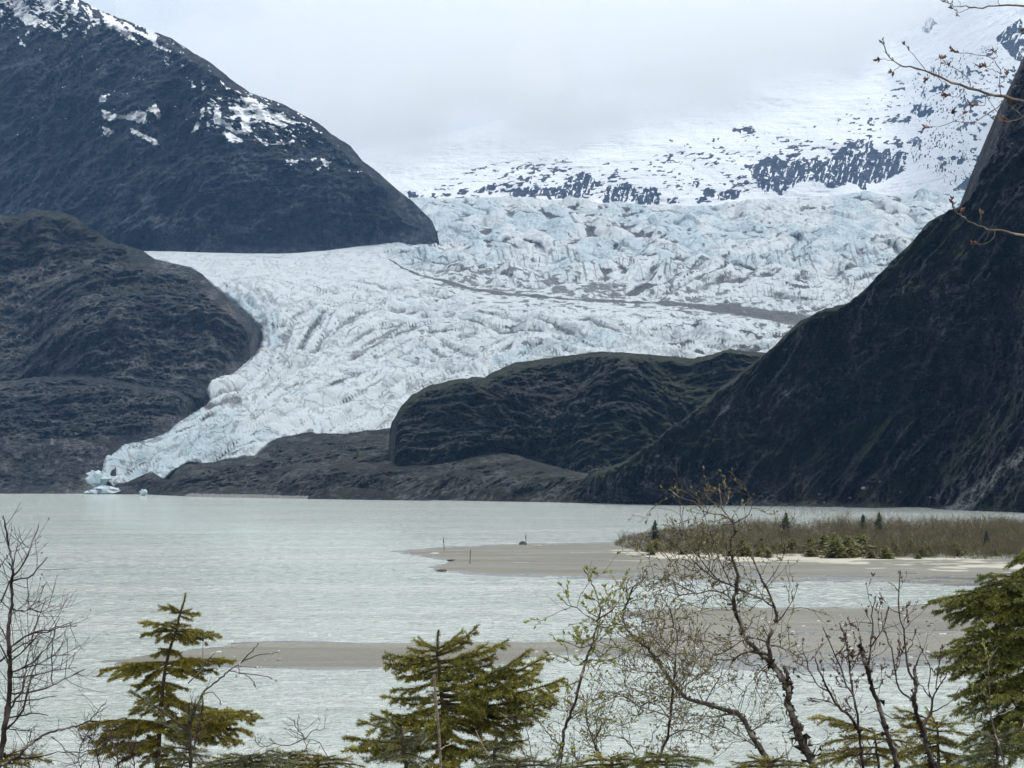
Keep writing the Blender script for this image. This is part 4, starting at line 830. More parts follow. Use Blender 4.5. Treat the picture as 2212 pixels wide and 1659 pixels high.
spruce("tall dense spruce cut off by the right edge of the photo", 14.5,
    [(1430, -60), (1425, 100), (1420, 400), (1415, 800), (1410, 1200), (1410, 1700)],
    [(1425, 60, 1290, 160), (1425, 120, 1240, 195), (1425, 160, 1180, 240), (1425, 200, 1240, 300), (1425, 250, 1230, 340), (1425, 260, 1290, 380), (1420, 330, 990, 325), (1420, 350, 970, 395), (1420, 400, 1100, 400), (1420, 420, 650, 490), (1420, 440, 820, 490), (1420, 440, 700, 560), (1420, 470, 930, 430), (1420, 470, 810, 632), (1420, 500, 760, 590), (1420, 520, 920, 692), (1420, 540, 970, 772), (1420, 560, 1080, 740), (1420, 520, 1000, 540), (1420, 540, 1100, 620), (1420, 600, 1230, 840), (1420, 600, 1180, 700), (1420, 640, 1270, 860),
     (1418, 740, 820, 760), (1418, 760, 800, 845), (1418, 760, 700, 882), (1418, 780, 740, 985), (1418, 800, 800, 1035), (1418, 820, 900, 1125), (1418, 820, 850, 900), (1418, 840, 950, 980), (1418, 860, 1000, 1080), (1418, 880, 1080, 1000), (1418, 900, 1150, 1150), (1418, 760, 1000, 820), (1418, 780, 1100, 880), (1418, 820, 1200, 940), (1418, 800, 930, 860),
     (1415, 1020, 830, 1170), (1415, 1060, 830, 1262), (1415, 1100, 920, 1310), (1415, 1080, 960, 1180), (1415, 1120, 1050, 1250), (1415, 1150, 1100, 1350), (1415, 1200, 980, 1420), (1415, 1250, 1050, 1480), (1415, 1300, 1150, 1560), (1415, 1200, 1200, 1300), (1415, 1260, 880, 1500), (1415, 1300, 950, 1600), (1415, 1350, 1200, 1640), (1415, 1000, 1150, 1080)],
    nm_right, Zr, .018, .0034, 680, .06, (.35, 3.0, .12, .5, .62), None, 7, dtw=36)
spruce("low broad spruce below the alder stems at the lower right", 16.0,
    [(700, 1330), (705, 1450), (710, 1600), (712, 1760)],
    [(700, 1345, 420, 1250), (702, 1370, 400, 1305), (702, 1370, 620, 1230), (702, 1360, 880, 1345), (702, 1380, 760, 1290), (702, 1400, 450, 1372), (704, 1400, 560, 1380), (704, 1400, 900, 1420), (705, 1450, 480, 1440), (705, 1450, 560, 1520), (705, 1450, 850, 1500), (706, 1480, 420, 1560), (706, 1480, 950, 1540), (706, 1520, 600, 1620), (706, 1520, 800, 1620), (706, 1500, 330, 1640), (706, 1540, 1000, 1640)],
    nm_left, Zr, .018, .0026, 600, .03, (.04, .95, .10, .9, .62), None, 9)
spruce("low dark spruce half hidden behind the willow stems lower right", 16.5,
    [(1500, 1180), (1510, 1260), (1520, 1340), (1530, 1450)],
    [(1500, 1190, 1200, 1120), (1500, 1190, 1290, 1150), (1500, 1200, 1650, 1190), (1505, 1220, 1260, 1240), (1505, 1220, 1380, 1200), (1505, 1220, 1740, 1260), (1510, 1260, 1230, 1310), (1510, 1260, 1350, 1290), (1510, 1260, 1700, 1330), (1515, 1290, 1200, 1350), (1515, 1290, 1450, 1340), (1515, 1290, 1620, 1350)],
    nm_left, Z8, .018, .0026, 600, .025, (.04, .95, .10, .8, .58), None, 11)
spruce("low yellow-green spruce in front at the bottom right corner", 12.0,
    [(1120, 1430), (1120, 1520), (1118, 1640), (1118, 1760)],
    [(1120, 1440, 900, 1430), (1120, 1450, 1250, 1400), (1120, 1470, 1010, 1400), (1120, 1480, 860, 1530), (1120, 1500, 1320, 1500), (1120, 1540, 940, 1620), (1120, 1560, 1260, 1620), (1120, 1560, 800, 1640)],
    nm_pale, Zr, .017, .0024, 560, .02, (.03, .8, .09, .8, .5), None, 13)
spruce("small yellow-tipped spruce in front left of the stout centre spruce", 9.0,
    [(700, 1030), (715, 1130), (725, 1260), (728, 1420)],
    [(705, 1080, 590, 960), (706, 1100, 500, 1010), (708, 1120, 940, 1180), (712, 1150, 880, 1080), (712, 1160, 480, 1150), (715, 1200, 560, 1230), (715, 1220, 900, 1290), (720, 1260, 440, 1290), (720, 1260, 820, 1330), (710, 1140, 640, 1010)],
    nm_pale, Z7, .016, .0018, 620, .014, (.06, .75, .07, .75, .36), None, 15, dtw=28)
spruce("small orange-tipped spruce sprig in front right of the stout centre spruce", 9.5,
    [(1390, 1080), (1385, 1180), (1380, 1290), (1378, 1420)],
    [(1390, 1150, 1290, 1140), (1388, 1180, 1480, 1100), (1386, 1200, 1260, 1220), (1386, 1200, 1500, 1180), (1384, 1230, 1300, 1280), (1384, 1250, 1500, 1260), (1384, 1290, 1240, 1320), (1384, 1290, 1560, 1310)],
    nm_yel, Z7, .016, .0018, 620, .012, (.05, .6, .08, .6, .30), None, 17, dtw=28)
spruce("small spruce with thick upright shoots before the slender left spruce", 11.0,
    [(1205, 1250), (1210, 1380), (1212, 1520), (1215, 1760)],
    [(1212, 1440, 820, 1172), (1208, 1400, 1290, 1185), (1208, 1420, 1245, 1240), (1210, 1460, 1000, 1360), (1210, 1500, 1060, 1480), (1212, 1540, 990, 1540), (1212, 1560, 1080, 1580), (1212, 1580, 1340, 1600), (1212, 1560, 1180, 1490), (1212, 1600, 900, 1640), (1212, 1620, 1120, 1650)],
    nm_pale, Z6, .015, .0020, 640, .014, (.26, .85, .07, .42, .32), None, 19, dtw=22)
for i, (u, v, r, lab, m) in enumerate([(1600, 1575, 9.0, "pale spruce sprig low at the bottom edge right of the slender spruce's base", nm_pale), (2030, 1590, 9.5, "olive spruce sprig at the bottom edge just left of the yellow-tipped spruce", nm_left), (3900, 1590, 9.5, "spruce sprig at the bottom edge under the middle of the large willow", nm_mid), (4250, 1570, 9.5, "spruce sprig at the bottom edge left of the low broad spruce", nm_right), (3300, 1600, 9.2, "spruce sprig at the bottom edge right of the orange-tipped sprig", nm_pale), (4900, 1600, 10, "spruce sprig at the bottom edge below the knobbly alder", nm_left), (1850, 1560, 10.5, "low flat spruce boughs along the bottom edge right of the slender left spruce", nm_pale), (1480, 1600, 10.0, "small low spruce at the bottom edge between the slender and stout spruces", nm_left), (30, 1560, 11.0, "low spruce tip in the bottom left corner behind the bare alder", nm_left)]):
    spruce(lab, r, [(u, v), (u, v + 60), (u + 4, v + 120), (u + 4, v + 300)],
        [(u, v + 20, u - 230, v + 40), (u, v + 20, u + 220, v + 30), (u, v + 30, u - 130, v - 10), (u, v + 30, u + 110, v - 12), (u, v + 50, u - 330, v + 90), (u, v + 50, u + 300, v + 60), (u, v + 70, u - 180, v + 80), (u, v + 70, u + 160, v + 90)], m, Z6, .015, .0020, 620, .012, (.02, .4, .06, .7, .36), None, 30 + i, dtw=26)
# bare dead stem in front of the centre spruce
def stem_thing(name, label, cat, r, polys, zt, rad, mat, part="stem"):
    pts = [P(*zt(*q), r) for q in polys[0]]; base = np.array([pts[-1][0], r, GZ(r)]); e = empty(name, base, label, cat)
    for j, pl in enumerate(polys):
        q = np.array([P(*zt(*c), r + (0 if j == 0 else rng.uniform(-.1, .1))) for c in pl])
        if j == 0: q = np.concatenate([q, [base]])
        n = 40; cum = np.concatenate([[0], np.cumsum(np.linalg.norm(np.diff(q, axis=0), axis=1))]); ss = np.linspace(0, cum[-1], n * (3 if j == 0 else 1))
        qq = np.stack([np.interp(ss, cum, q[:, k]) for k in range(3)], 1); k = rad if j == 0 else rad * .6
        rr_ = k * (.75 + .5 * rng.random(len(qq))) if j == 0 else np.linspace(k * .5, k, len(qq))
        A = Acc(); A.add(*tube(qq, rr_, 8)); A.build(part if j == 0 else "side_branch", mat, e, base, True)
stem_thing("dead_stem", "pale warty dead stem standing upright before the stout centre spruce", "dead stem", 8.5, [[(938, 655), (945, 760), (955, 900), (972, 1050), (985, 1250), (988, 1400)], [(1095, 1155), (1020, 1175), (980, 1205)], [(950, 1078), (900, 1110), (840, 1170)], [(1240, 1060), (1290, 1170), (1340, 1250)]], Z7, .0055, dead_m)

# ------------------------------------------------------------------ bare and budding shrubs, traced limbs with grown twigs
def smooth_poly(q, n):
    q = np.asarray(q, float); 
    if len(q) < 3: t_ = np.linspace(0, 1, n)[:, None]; return q[0] * (1 - t_) + q[-1] * t_
    c = np.concatenate([[2 * q[0] - q[1]], q, [2 * q[-1] - q[-2]]]); out = []
    m = max(2, n // (len(q) - 1))
    for i in range(1, len(c) - 2):
        for t_ in np.linspace(0, 1, m, endpoint=False):
            a, b, d, e = c[i - 1], c[i], c[i + 1], c[i + 2]
            out.append(.5 * (2 * b + (d - a) * t_ + (2 * a - 5 * b + 4 * d - e) * t_ ** 2 + (3 * b - a - 3 * d + e) * t_ ** 3))
    out.append(q[-1]); return np.array(out)
def grow(TW, tips, p, d, l, w, lev, curl, sub, up):
    n = 6; pts = [p]; dd = d; 
    for i in range(n):
        dd = unit(dd + rng.normal(0, curl, 3) + np.array([0, 0, up])); pts.append(pts[-1] + dd * l / n)
    pts = np.array(pts); TW.append((pts, np.linspace(w, w * .45, n + 1), lev)); tips.append((pts, lev))
    if lev > 0:
        k = max(1, int(round(sub * rng.uniform(.7, 1.3))))
        for j in range(k):
            f = rng.uniform(.2, .95); i = int(f * n); t_ = unit(pts[i + 1] - pts[i] if i < n else pts[-1] - pts[-2])
            s_ = unit(np.cross(t_, rng.normal(size=3))); grow(TW, tips, pts[i], unit(t_ * .75 + s_ * rng.uniform(.5, .9)), l * rng.uniform(.35, .7), w * .65, lev - 1, curl, sub * .8, up)
def leafy(A, pts, kind, size, n, nmin=1):
    """buds, small leaves or catkins along a twig; pts polyline"""
    for j in range(n):
        f = 1 - (rng.random() ** 1.3) * .95 if j else 1.0
        k = f * (len(pts) - 1); i = min(int(k), len(pts) - 2); p = pts[i] + (pts[i + 1] - pts[i]) * (k - i); t_ = unit(pts[i + 1] - pts[i])
        s_ = unit(np.cross(t_, rng.normal(size=3)))
        for q in range(1 if kind != 'leaf' else rng.integers(1, 4)):
            d = unit(t_ * rng.uniform(.5, 1.1) + unit(np.cross(t_, rng.normal(size=3))) * rng.uniform(.3, .7) + np.array([0, 0, .25])); l = size * rng.uniform(.6, 1.2)
            s2 = unit(np.cross(d, rng.normal(size=3))); s3 = np.cross(d, s2); w_ = l * (.20 if kind == 'leaf' else .2 if kind == 'bud' else .38)
            m = p + d * l * .45
            V = [p, m + s2 * w_, m + s3 * w_ * .6, m - s2 * w_, m - s3 * w_ * .6, p + d * l]
            A.add(np.array(V), np.array([[0, 1, 2], [0, 2, 3], [0, 3, 4], [0, 4, 1], [5, 2, 1], [5, 3, 2], [5, 4, 3], [5, 1, 4]]))
def shrub(name, label, cat, r, polys, zt, barkm, leafm, leafpart, kind, lsize, ltw, tw_d, tw_l, lev, sub, group=None, seed=1, curl=.22, up=.05, base_root=True, wob=.12, leaves_on=.8, nleaf=5, lichen=None, tw_w=1.1, base=None, wscale=1.0, bulk=0.25):
    """polys: (points in zoom coords from thick end to thin end, width px at start, at end, twig density factor)"""
    global rng
    rng = np.random.default_rng(seed); px = r / F
    first = np.array([P(*zt(*c), r) for c in polys[0][0]])
    if base is None: base = np.array([first[0][0] , r, GZ(r)])
    e = empty(name, base, label, cat, group); TW = []; tips = []; A = Acc(); LI = Acc()
    paths = []
    for j, pl in enumerate(polys):
        pts, w0, w1 = pl[:3]; td = pl[3] if len(pl) > 3 else 1.0
        q = np.array([P(*zt(*c), r) for c in pts]); m = len(q)
        dpt = np.cumsum(rng.normal(0, wob * .5, m)); dpt -= dpt[0]
        if paths and not (len(pl) > 4 and pl[4]):        # start on the nearest earlier limb
            allp = np.concatenate(paths); i = np.argmin(np.linalg.norm((allp - q[0])[:, [0, 2]], axis=1)); dpt += allp[i][1] - r
        q = np.array([P(*zt(*c), r + dd_) for c, dd_ in zip(pts, dpt)])
        if j == 0 or (len(pl) > 4 and pl[4]):
            if base_root:
                lo = q[0] + unit(q[0] - q[1]) * .12; l2 = lo + np.array([0, 0, -.25]); l2[0] += (lo - q[0])[0] * .8
                q = np.concatenate([[[l2[0] * .6 + base[0] * .4, q[0][1], base[2] - .05], l2, lo], q])
        Lq = np.linalg.norm(np.diff(q, axis=0), axis=1).sum(); n = max(8, int(Lq / .035)); s = smooth_poly(q, n)
        s[1:-1] += rng.normal(0, .0025, (len(s) - 2, 3)); paths.append(s)
        wd = np.linspace(w0, w1, len(s)) * px * .5 * wscale; wd *= 1 + .12 * rng.normal(size=len(s))
        TW.append((s, wd, 9))
        if lichen and w0 > 6:
            for k in range(int(len(s) * 2.4)):
                i = rng.integers(0, len(s)); c = s[i] + rng.normal(0, wd[i] * .7, 3); sz = rng.uniform(.4, 1.1) * max(wd[i], 5 * px * .5)
                V = c + rng.normal(size=(6, 3)) * sz * .8; LI.add(V, np.array([[0, 1, 2], [2, 3, 4], [4, 5, 0], [1, 3, 5]]))
        cnt_ = int(Lq * tw_d * td * 3.0)
        for k in range(cnt_):
            i = int(rng.uniform(.12, .985) * (len(s) - 1)); 
            if j == 0 and s[i][2] < zmin_: continue
            t_ = unit(s[min(i + 1, len(s) - 1)] - s[max(i - 1, 0)]); s_ = unit(np.cross(t_, rng.normal(size=3)) * np.array([1, .6, 1]))
            grow(TW, tips, s[i], unit(t_ * rng.uniform(.3, .9) + s_ * rng.uniform(.6, 1.0)), tw_l * rng.uniform(.35, 1.15), tw_w * px * .5 * 2, lev, curl, sub, up)
        tips.append((s[-max(3, int(len(s) * .25)):], 0))
    for pts, lv in tips:
        if rng.random() < leaves_on: leafy(A, pts, kind, lsize, max(1, int(rng.poisson(nleaf * (1.5 if lv == 0 else 1)))))
    Bk = Acc(); Tw = Acc()
    for pts, wd, lv in TW: (Bk if lv == 9 else Tw).add(*tube(pts, wd, 7 if lv == 9 else 3))
    Bk.build("stem", barkm, e, base, True)
    if Tw.n: tag(Tw.build("twigs", barkm if ltw is None else ltw, e, base), kind="stuff")
    if A.n: tag(A.build(leafpart, leafm, e, base), kind="stuff")
    if lichen and LI.n: tag(LI.build("lichen", lichen, e, base), kind="stuff")
    return e
zmin_ = -99
def bark2(name, c1, c2, c3, sc_=25):
    t = NT(name); n = t.noise(sc_, 5, .7); n2 = t.noise(sc_ * .35, 4, .6)
    c = t.mix(t.rng(n, .35, .65), c1, c2); c = t.mix(t.rng(n2, .52, .6), c, c3); return t.done(c, .8, t.bump(n, .003), .3)
w_bark = bark2("willow_bark", (0.035, 0.028, 0.024), (0.11, 0.09, 0.08), (0.30, 0.27, 0.24))
w_twig = bark2("willow_twig", (0.035, 0.026, 0.022), (0.09, 0.065, 0.05), (0.13, 0.10, 0.07))
a_bark = bark2("alder_bark", (0.022, 0.016, 0.016), (0.055, 0.040, 0.038), (0.13, 0.11, 0.105))
a_twig = bark2("alder_twig", (0.028, 0.017, 0.017), (0.06, 0.035, 0.034), (0.08, 0.05, 0.045))
lich = simple_mat("dark_lichen", (0.016, 0.013, 0.010), (0.045, 0.035, 0.025), 60)
lf_g = simple_mat("fresh_willow_leaf", (0.16, 0.175, 0.04), (0.30, 0.31, 0.09), 15, .6)
lf_b = simple_mat("red_brown_bud", (0.05, 0.024, 0.018), (0.12, 0.06, 0.035), 30, .6)
lf_o = simple_mat("olive_bud", (0.13, 0.12, 0.045), (0.26, 0.23, 0.09), 30, .6)
lf_w = simple_mat("white_catkin_fluff", (0.45, 0.43, 0.40), (0.72, 0.70, 0.67), 60, .9)
cone_m = simple_mat("alder_cone", (0.02, 0.013, 0.011), (0.055, 0.03, 0.024), 80, .9)
pop_b = bark2("cottonwood_bark", (0.07, 0.055, 0.05), (0.15, 0.125, 0.11), (0.27, 0.24, 0.20))
pop_bud = simple_mat("cottonwood_bud", (0.07, 0.03, 0.022), (0.16, 0.075, 0.05), 40, .5)

shrub("willow_tree", "large crooked lichen-crusted willow with two leaning limbs right of the centre", "willow", 12.0, [
    ([(1480, 1640), (1400, 1480), (1370, 1380), (1330, 1280), (1335, 1200), (1290, 1120), (1232, 1045)], 26, 17, .3),
    ([(1232, 1045), (1160, 980), (1095, 920), (1070, 860), (1040, 780), (1012, 690), (1028, 640), (1042, 540), (1012, 450), (998, 345), (1022, 290), (1015, 235)], 15, 6, .8),
    ([(1015, 235), (990, 200), (950, 150), (938, 80), (935, 15)], 5, 2, .5), ([(1000, 215), (940, 188), (862, 178), (805, 130), (745, 100), (692, 80), (652, 45)], 5, 2, .6), ([(950, 150), (890, 112), (850, 70)], 3, 1.6, .5), ([(1015, 235), (1060, 210), (1110, 182), (1118, 110), (1090, 50)], 4, 2, .6), ([(990, 60), (985, 100), (955, 150)][::-1], 2.5, 1.5, .5),
    ([(1232, 1045), (1225, 980), (1215, 930), (1240, 870), (1262, 810), (1252, 720), (1205, 610), (1170, 540), (1140, 470), (1120, 400), (1180, 330)], 14, 3, .7),
    ([(1275, 805), (1320, 740), (1358, 680), (1390, 600)], 4, 2, .5), ([(1340, 700), (1330, 620), (1300, 560)], 3, 1.5, .4), ([(1200, 600), (1260, 520), (1300, 450), (1310, 380)], 3, 1.5, .7),
    ([(1252, 722), (1180, 682), (1100, 640), (1000, 600), (930, 572), (865, 530), (800, 470), (720, 405), (640, 330), (565, 285)], 7, 2, 1.1),
    ([(930, 572), (850, 480), (790, 400), (740, 330), (690, 260), (640, 200)], 4, 2, 1.2), ([(865, 530), (880, 440), (850, 360), (870, 290), (850, 240)], 3.5, 1.8, 1.2), ([(800, 470), (700, 440), (640, 460)], 3, 1.5, 1),
    ([(740, 330), (750, 270), (755, 205)], 2.6, 1.4, 1), ([(1000, 600), (960, 500), (920, 420), (900, 340), (880, 300)], 4, 1.8, 1.2),
    ([(1012, 690), (960, 640), (880, 625), (800, 642), (700, 592), (640, 562), (560, 562), (470, 540)], 5, 1.8, 1.2), ([(800, 642), (700, 655), (600, 620), (500, 600)], 3.4, 1.6, 1),
    ([(1215, 932), (1150, 905), (1090, 910), (1000, 960), (930, 1000), (850, 960), (760, 900)], 5, 1.8, 1), ([(1215, 1000), (1140, 982), (1060, 1000), (960, 1040), (880, 1020)], 8, 2, 1), ([(1225, 1045), (1180, 1090), (1100, 1180), (1040, 1260)], 3, 1.6, .8), ([(1235, 1045), (1160, 1140), (1130, 1240)], 3, 1.6, .8), ([(1215, 940), (1290, 960), (1380, 1010), (1440, 1080), (1480, 1110)], 3.4, 1.6, .6),
    ([(1315, 1190), (1335, 1130), (1310, 1070)], 12, 9, .2),
    ([(1250, 1660), (1180, 1560), (1110, 1450), (1062, 1360), (960, 1320), (850, 1285), (740, 1250), (690, 1200), (620, 1110), (560, 1020), (500, 950), (430, 890), (392, 840), (380, 760), (398, 700), (430, 620), (462, 560)], 20, 3, .9, True),
    ([(1062, 1360), (980, 1345), (900, 1360), (800, 1350), (700, 1330), (620, 1300)], 5, 2, 1), ([(850, 1285), (900, 1200), (940, 1120), (960, 1050)], 4, 1.8, 1), ([(690, 1200), (760, 1120), (800, 1040), (790, 940), (820, 850)], 4, 1.8, 1.1), ([(560, 1020), (640, 960), (700, 880), (690, 800)], 4, 1.8, 1.1), ([(620, 1110), (520, 1100), (420, 1080), (300, 1040), (200, 1030)], 3.6, 1.6, 1.1), ([(560, 1020), (450, 990), (340, 960), (250, 930)], 3.4, 1.6, 1), ([(392, 840), (310, 815), (240, 800)], 3.4, 1.6, 1), ([(740, 1250), (640, 1250), (540, 1230), (430, 1200), (330, 1170)], 3.4, 1.6, 1),
    ([(1180, 1560), (1060, 1480), (960, 1420), (860, 1400)], 4, 1.8, .9), ([(1110, 1450), (1200, 1400), (1300, 1380)], 4, 1.8, .8), ([(500, 950), (480, 860), (500, 780), (560, 740), (640, 760), (650, 700), (700, 660)], 3.4, 1.6, 1)],
    Zw, w_bark, lf_o, "leaves", 'leaf', .016, w_twig, 8.5, .24, 1, 2.6, seed=41, curl=.30, up=.04, lichen=lich, nleaf=3.0, leaves_on=.8, tw_w=.85, wscale=.72)
shrub("willow_shrub", "slender young willow with fresh green leaves left of the large willow", "willow", 11.0, [
    ([(-5, 1640), (20, 1520), (45, 1400), (92, 1280), (130, 1140), (165, 1020), (200, 930), (222, 820), (240, 740), (215, 640), (180, 560), (148, 508)], 9, 2, .5),
    ([(222, 810), (170, 770), (110, 732), (50, 710), (0, 655)], 3.4, 1.6, .9), ([(222, 800), (300, 745), (340, 700), (362, 660)], 3.4, 1.6, .9), ([(300, 745), (290, 680), (270, 608)], 2.6, 1.4, .8), ([(222, 820), (300, 830), (360, 850)], 2.6, 1.4, .8),
    ([(45, 1400), (100, 1350), (180, 1300), (260, 1275), (330, 1240)], 3, 1.5, .8), ([(165, 1020), (110, 1060), (60, 1040), (-10, 1000)], 2.8, 1.5, .9), ([(200, 930), (130, 960), (60, 930), (0, 920)], 2.8, 1.5, .9), ([(190, 960), (260, 1000), (330, 1060)], 2.6, 1.5, .8),
    ([(130, 1140), (60, 1180), (0, 1190)], 2.6, 1.5, .8), ([(92, 1280), (30, 1330), (-40, 1300), (-100, 1250)], 2.8, 1.5, .8)],
    Zw, w_bark, lf_g, "leaves", 'leaf', .022, w_twig, 5.0, .20, 1, 1.6, seed=43, curl=.22, nleaf=6, tw_w=.7)
shrub("willow_shrub", "thin forked grey willow stem standing between the two bigger willows", "willow", 11.5, [
    ([(275, 1660), (240, 1600), (202, 1500), (170, 1400), (160, 1320), (168, 1240)], 5, 2, .5), ([(202, 1500), (235, 1440), (250, 1380), (235, 1310)], 3.5, 1.6, .8),
    ([(490, 1655), (450, 1600), (430, 1540), (400, 1500), (300, 1470), (200, 1480)], 5, 1.8, .8, True), ([(430, 1540), (380, 1480), (360, 1380)], 2.8, 1.5, .9)],
    Zw, w_bark, lf_g, "leaves", 'leaf', .014, w_twig, 5.0, .2, 1, 1.8, seed=45, curl=.25, nleaf=4, tw_w=.7)
shrub("willow_shrub", "upright pale-stemmed willow rising through the big willow's lower limb", "willow", 11.0, [
    ([(570, 1659), (590, 1580), (630, 1480), (650, 1360), (655, 1250), (668, 1150), (682, 1000), (690, 900), (660, 800), (640, 730)], 9, 2, .8),
    ([(650, 1360), (560, 1330), (460, 1300), (400, 1240)], 3.4, 1.6, 1), ([(655, 1250), (740, 1180), (800, 1130), (860, 1100)], 3.4, 1.6, 1), ([(630, 1480), (720, 1440), (830, 1460), (900, 1500)], 3.4, 1.6, .9), ([(650, 1380), (580, 1300), (500, 1280), (440, 1380), (330, 1420)], 3, 1.5, .9), ([(682, 1000), (600, 960), (540, 880), (520, 820)], 3, 1.5, 1)],
    Zw, w_bark, lf_o, "leaves", 'leaf', .015, w_twig, 10.0, .24, 1, 3.0, seed=47, curl=.28, nleaf=4, tw_w=.7)
shrub("alder_shrub", "dark knobbly alder stem with red-brown buds right of the big willow", "alder", 12.5, [
    ([(415, 1670), (400, 1560), (350, 1430), (292, 1230), (242, 1100), (212, 980), (190, 900), (172, 840), (153, 788)], 15, 8, .3),
    ([(212, 950), (232, 800), (242, 640), (240, 560), (265, 442)], 5, 2, .8), ([(240, 640), (210, 590), (195, 540)], 2.6, 1.6, .8), ([(235, 800), (290, 720), (330, 640), (355, 540)], 3.4, 1.8, .8), ([(190, 930), (120, 920), (60, 880), (0, 840)], 3.4, 1.6, .6), ([(292, 1230), (340, 1290), (420, 1310)], 2.6, 1.5, .5), ([(350, 1430), (280, 1400), (230, 1380)], 2.6, 1.5, .5), ([(242, 1100), (290, 1090), (312, 1045)], 3, 1.6, .6)],
    Zr, a_bark, lf_b, "buds", 'bud', .024, a_twig, 4.2, .20, 1, 1.2, seed=51, curl=.16, up=.10, lichen=lich, nleaf=4, tw_w=.8, wscale=.92)
shrub("alder_shrub", "tall alder with forked upright branches before the water channel at right", "alder", 12.0, [
    ([(680, 1670), (640, 1560), (600, 1400), (560, 1300), (540, 1190), (548, 1080), (540, 960)], 14, 8, .2),
    ([(540, 1185), (490, 1150), (432, 1100), (402, 980), (382, 820), (345, 740), (330, 670)], 6, 2, .7), ([(545, 1035), (500, 980), (482, 850), (458, 680), (432, 560), (430, 420), (440, 262)], 6, 2, .9), ([(430, 420), (400, 370), (370, 352)], 2.4, 1.5, .6), ([(455, 660), (480, 590), (492, 545)], 2.4, 1.5, .6), ([(482, 850), (520, 780), (545, 700)], 3, 1.6, .8), ([(402, 980), (440, 900), (430, 840)], 2.6, 1.6, .7), ([(540, 960), (570, 880), (600, 830), (565, 800)], 3.4, 1.8, .6),
    ([(600, 1385), (650, 1270), (666, 1180), (700, 1100), (762, 1010)], 7, 2, .4), ([(666, 1180), (640, 1080), (652, 960), (620, 880), (625, 800)], 4, 1.8, .5), ([(655, 1265), (740, 1230), (800, 1180), (862, 1085)], 3.4, 1.6, .3), ([(650, 1160), (600, 1090), (560, 1040)], 3, 1.6, .4), ([(690, 1100), (700, 1000), (720, 900), (740, 805)], 3, 1.6, .4)],
    Zr, a_bark, lf_b, "buds", 'bud', .024, a_twig, 3.8, .18, 1, 1.2, seed=53, curl=.16, up=.10, lichen=lich, nleaf=3.4, tw_w=.8, wscale=.92)
shrub("alder_shrub", "bushy alder with clustered reddish buds between the big willow and the knobbly alder", "alder", 12.8, [
    ([(175, 1670), (150, 1400), (112, 1150), (82, 980), (72, 850), (42, 720), (12, 640)], 9, 2, .9),
    ([(112, 1150), (60, 1080), (20, 960), (-20, 860), (-60, 760), (-110, 660)], 5, 1.8, 1), ([(150, 1400), (80, 1290), (0, 1220), (-60, 1120), (-120, 1000), (-160, 900)], 9, 2.5, .9), ([(-60, 1120), (-140, 1080), (-200, 980), (-230, 880), (-250, 800)], 4, 1.8, 1), ([(82, 980), (130, 900), (160, 800), (150, 740)], 3, 1.6, .8), ([(-20, 860), (40, 800), (60, 700)], 3, 1.6, .8), ([(0, 1220), (-100, 1180), (-190, 1170)], 3, 1.6, .8)],
    Zr, a_bark, lf_b, "buds", 'bud', .025, a_twig, 4.6, .18, 1, 1.4, seed=55, curl=.17, up=.10, lichen=lich, nleaf=4, tw_w=.8, wscale=.92)
shrub("willow_shrub", "thin sapling with tiny yellow leaves in front of the right-hand spruce", "willow", 10.0, [
    ([(1180, 1640), (1132, 1480), (1082, 1300), (1070, 1100), (1060, 900), (1035, 800)], 5, 1.6, .6), ([(1082, 1290), (1002, 1180), (970, 1010)], 2.6, 1.4, .6), ([(1132, 1480), (1040, 1420), (930, 1340)], 2.4, 1.4, .6), ([(1082, 1300), (1180, 1270), (1250, 1230)], 2.4, 1.4, .6), ([(1060, 900), (1110, 840), (1130, 780)], 2.2, 1.4, .5), ([(1140, 1500), (1220, 1400), (1300, 1380), (1320, 1300)], 2.6, 1.4, .9),
     ([(1110, 1420), (1150, 1340), (1230, 1370)], 2.2, 1.2, 1)],
    Zr, w_bark, lf_g, "leaves", 'leaf', .016, w_twig, 3.6, .14, 1, 1.2, seed=57, curl=.2, nleaf=3, tw_w=.7)
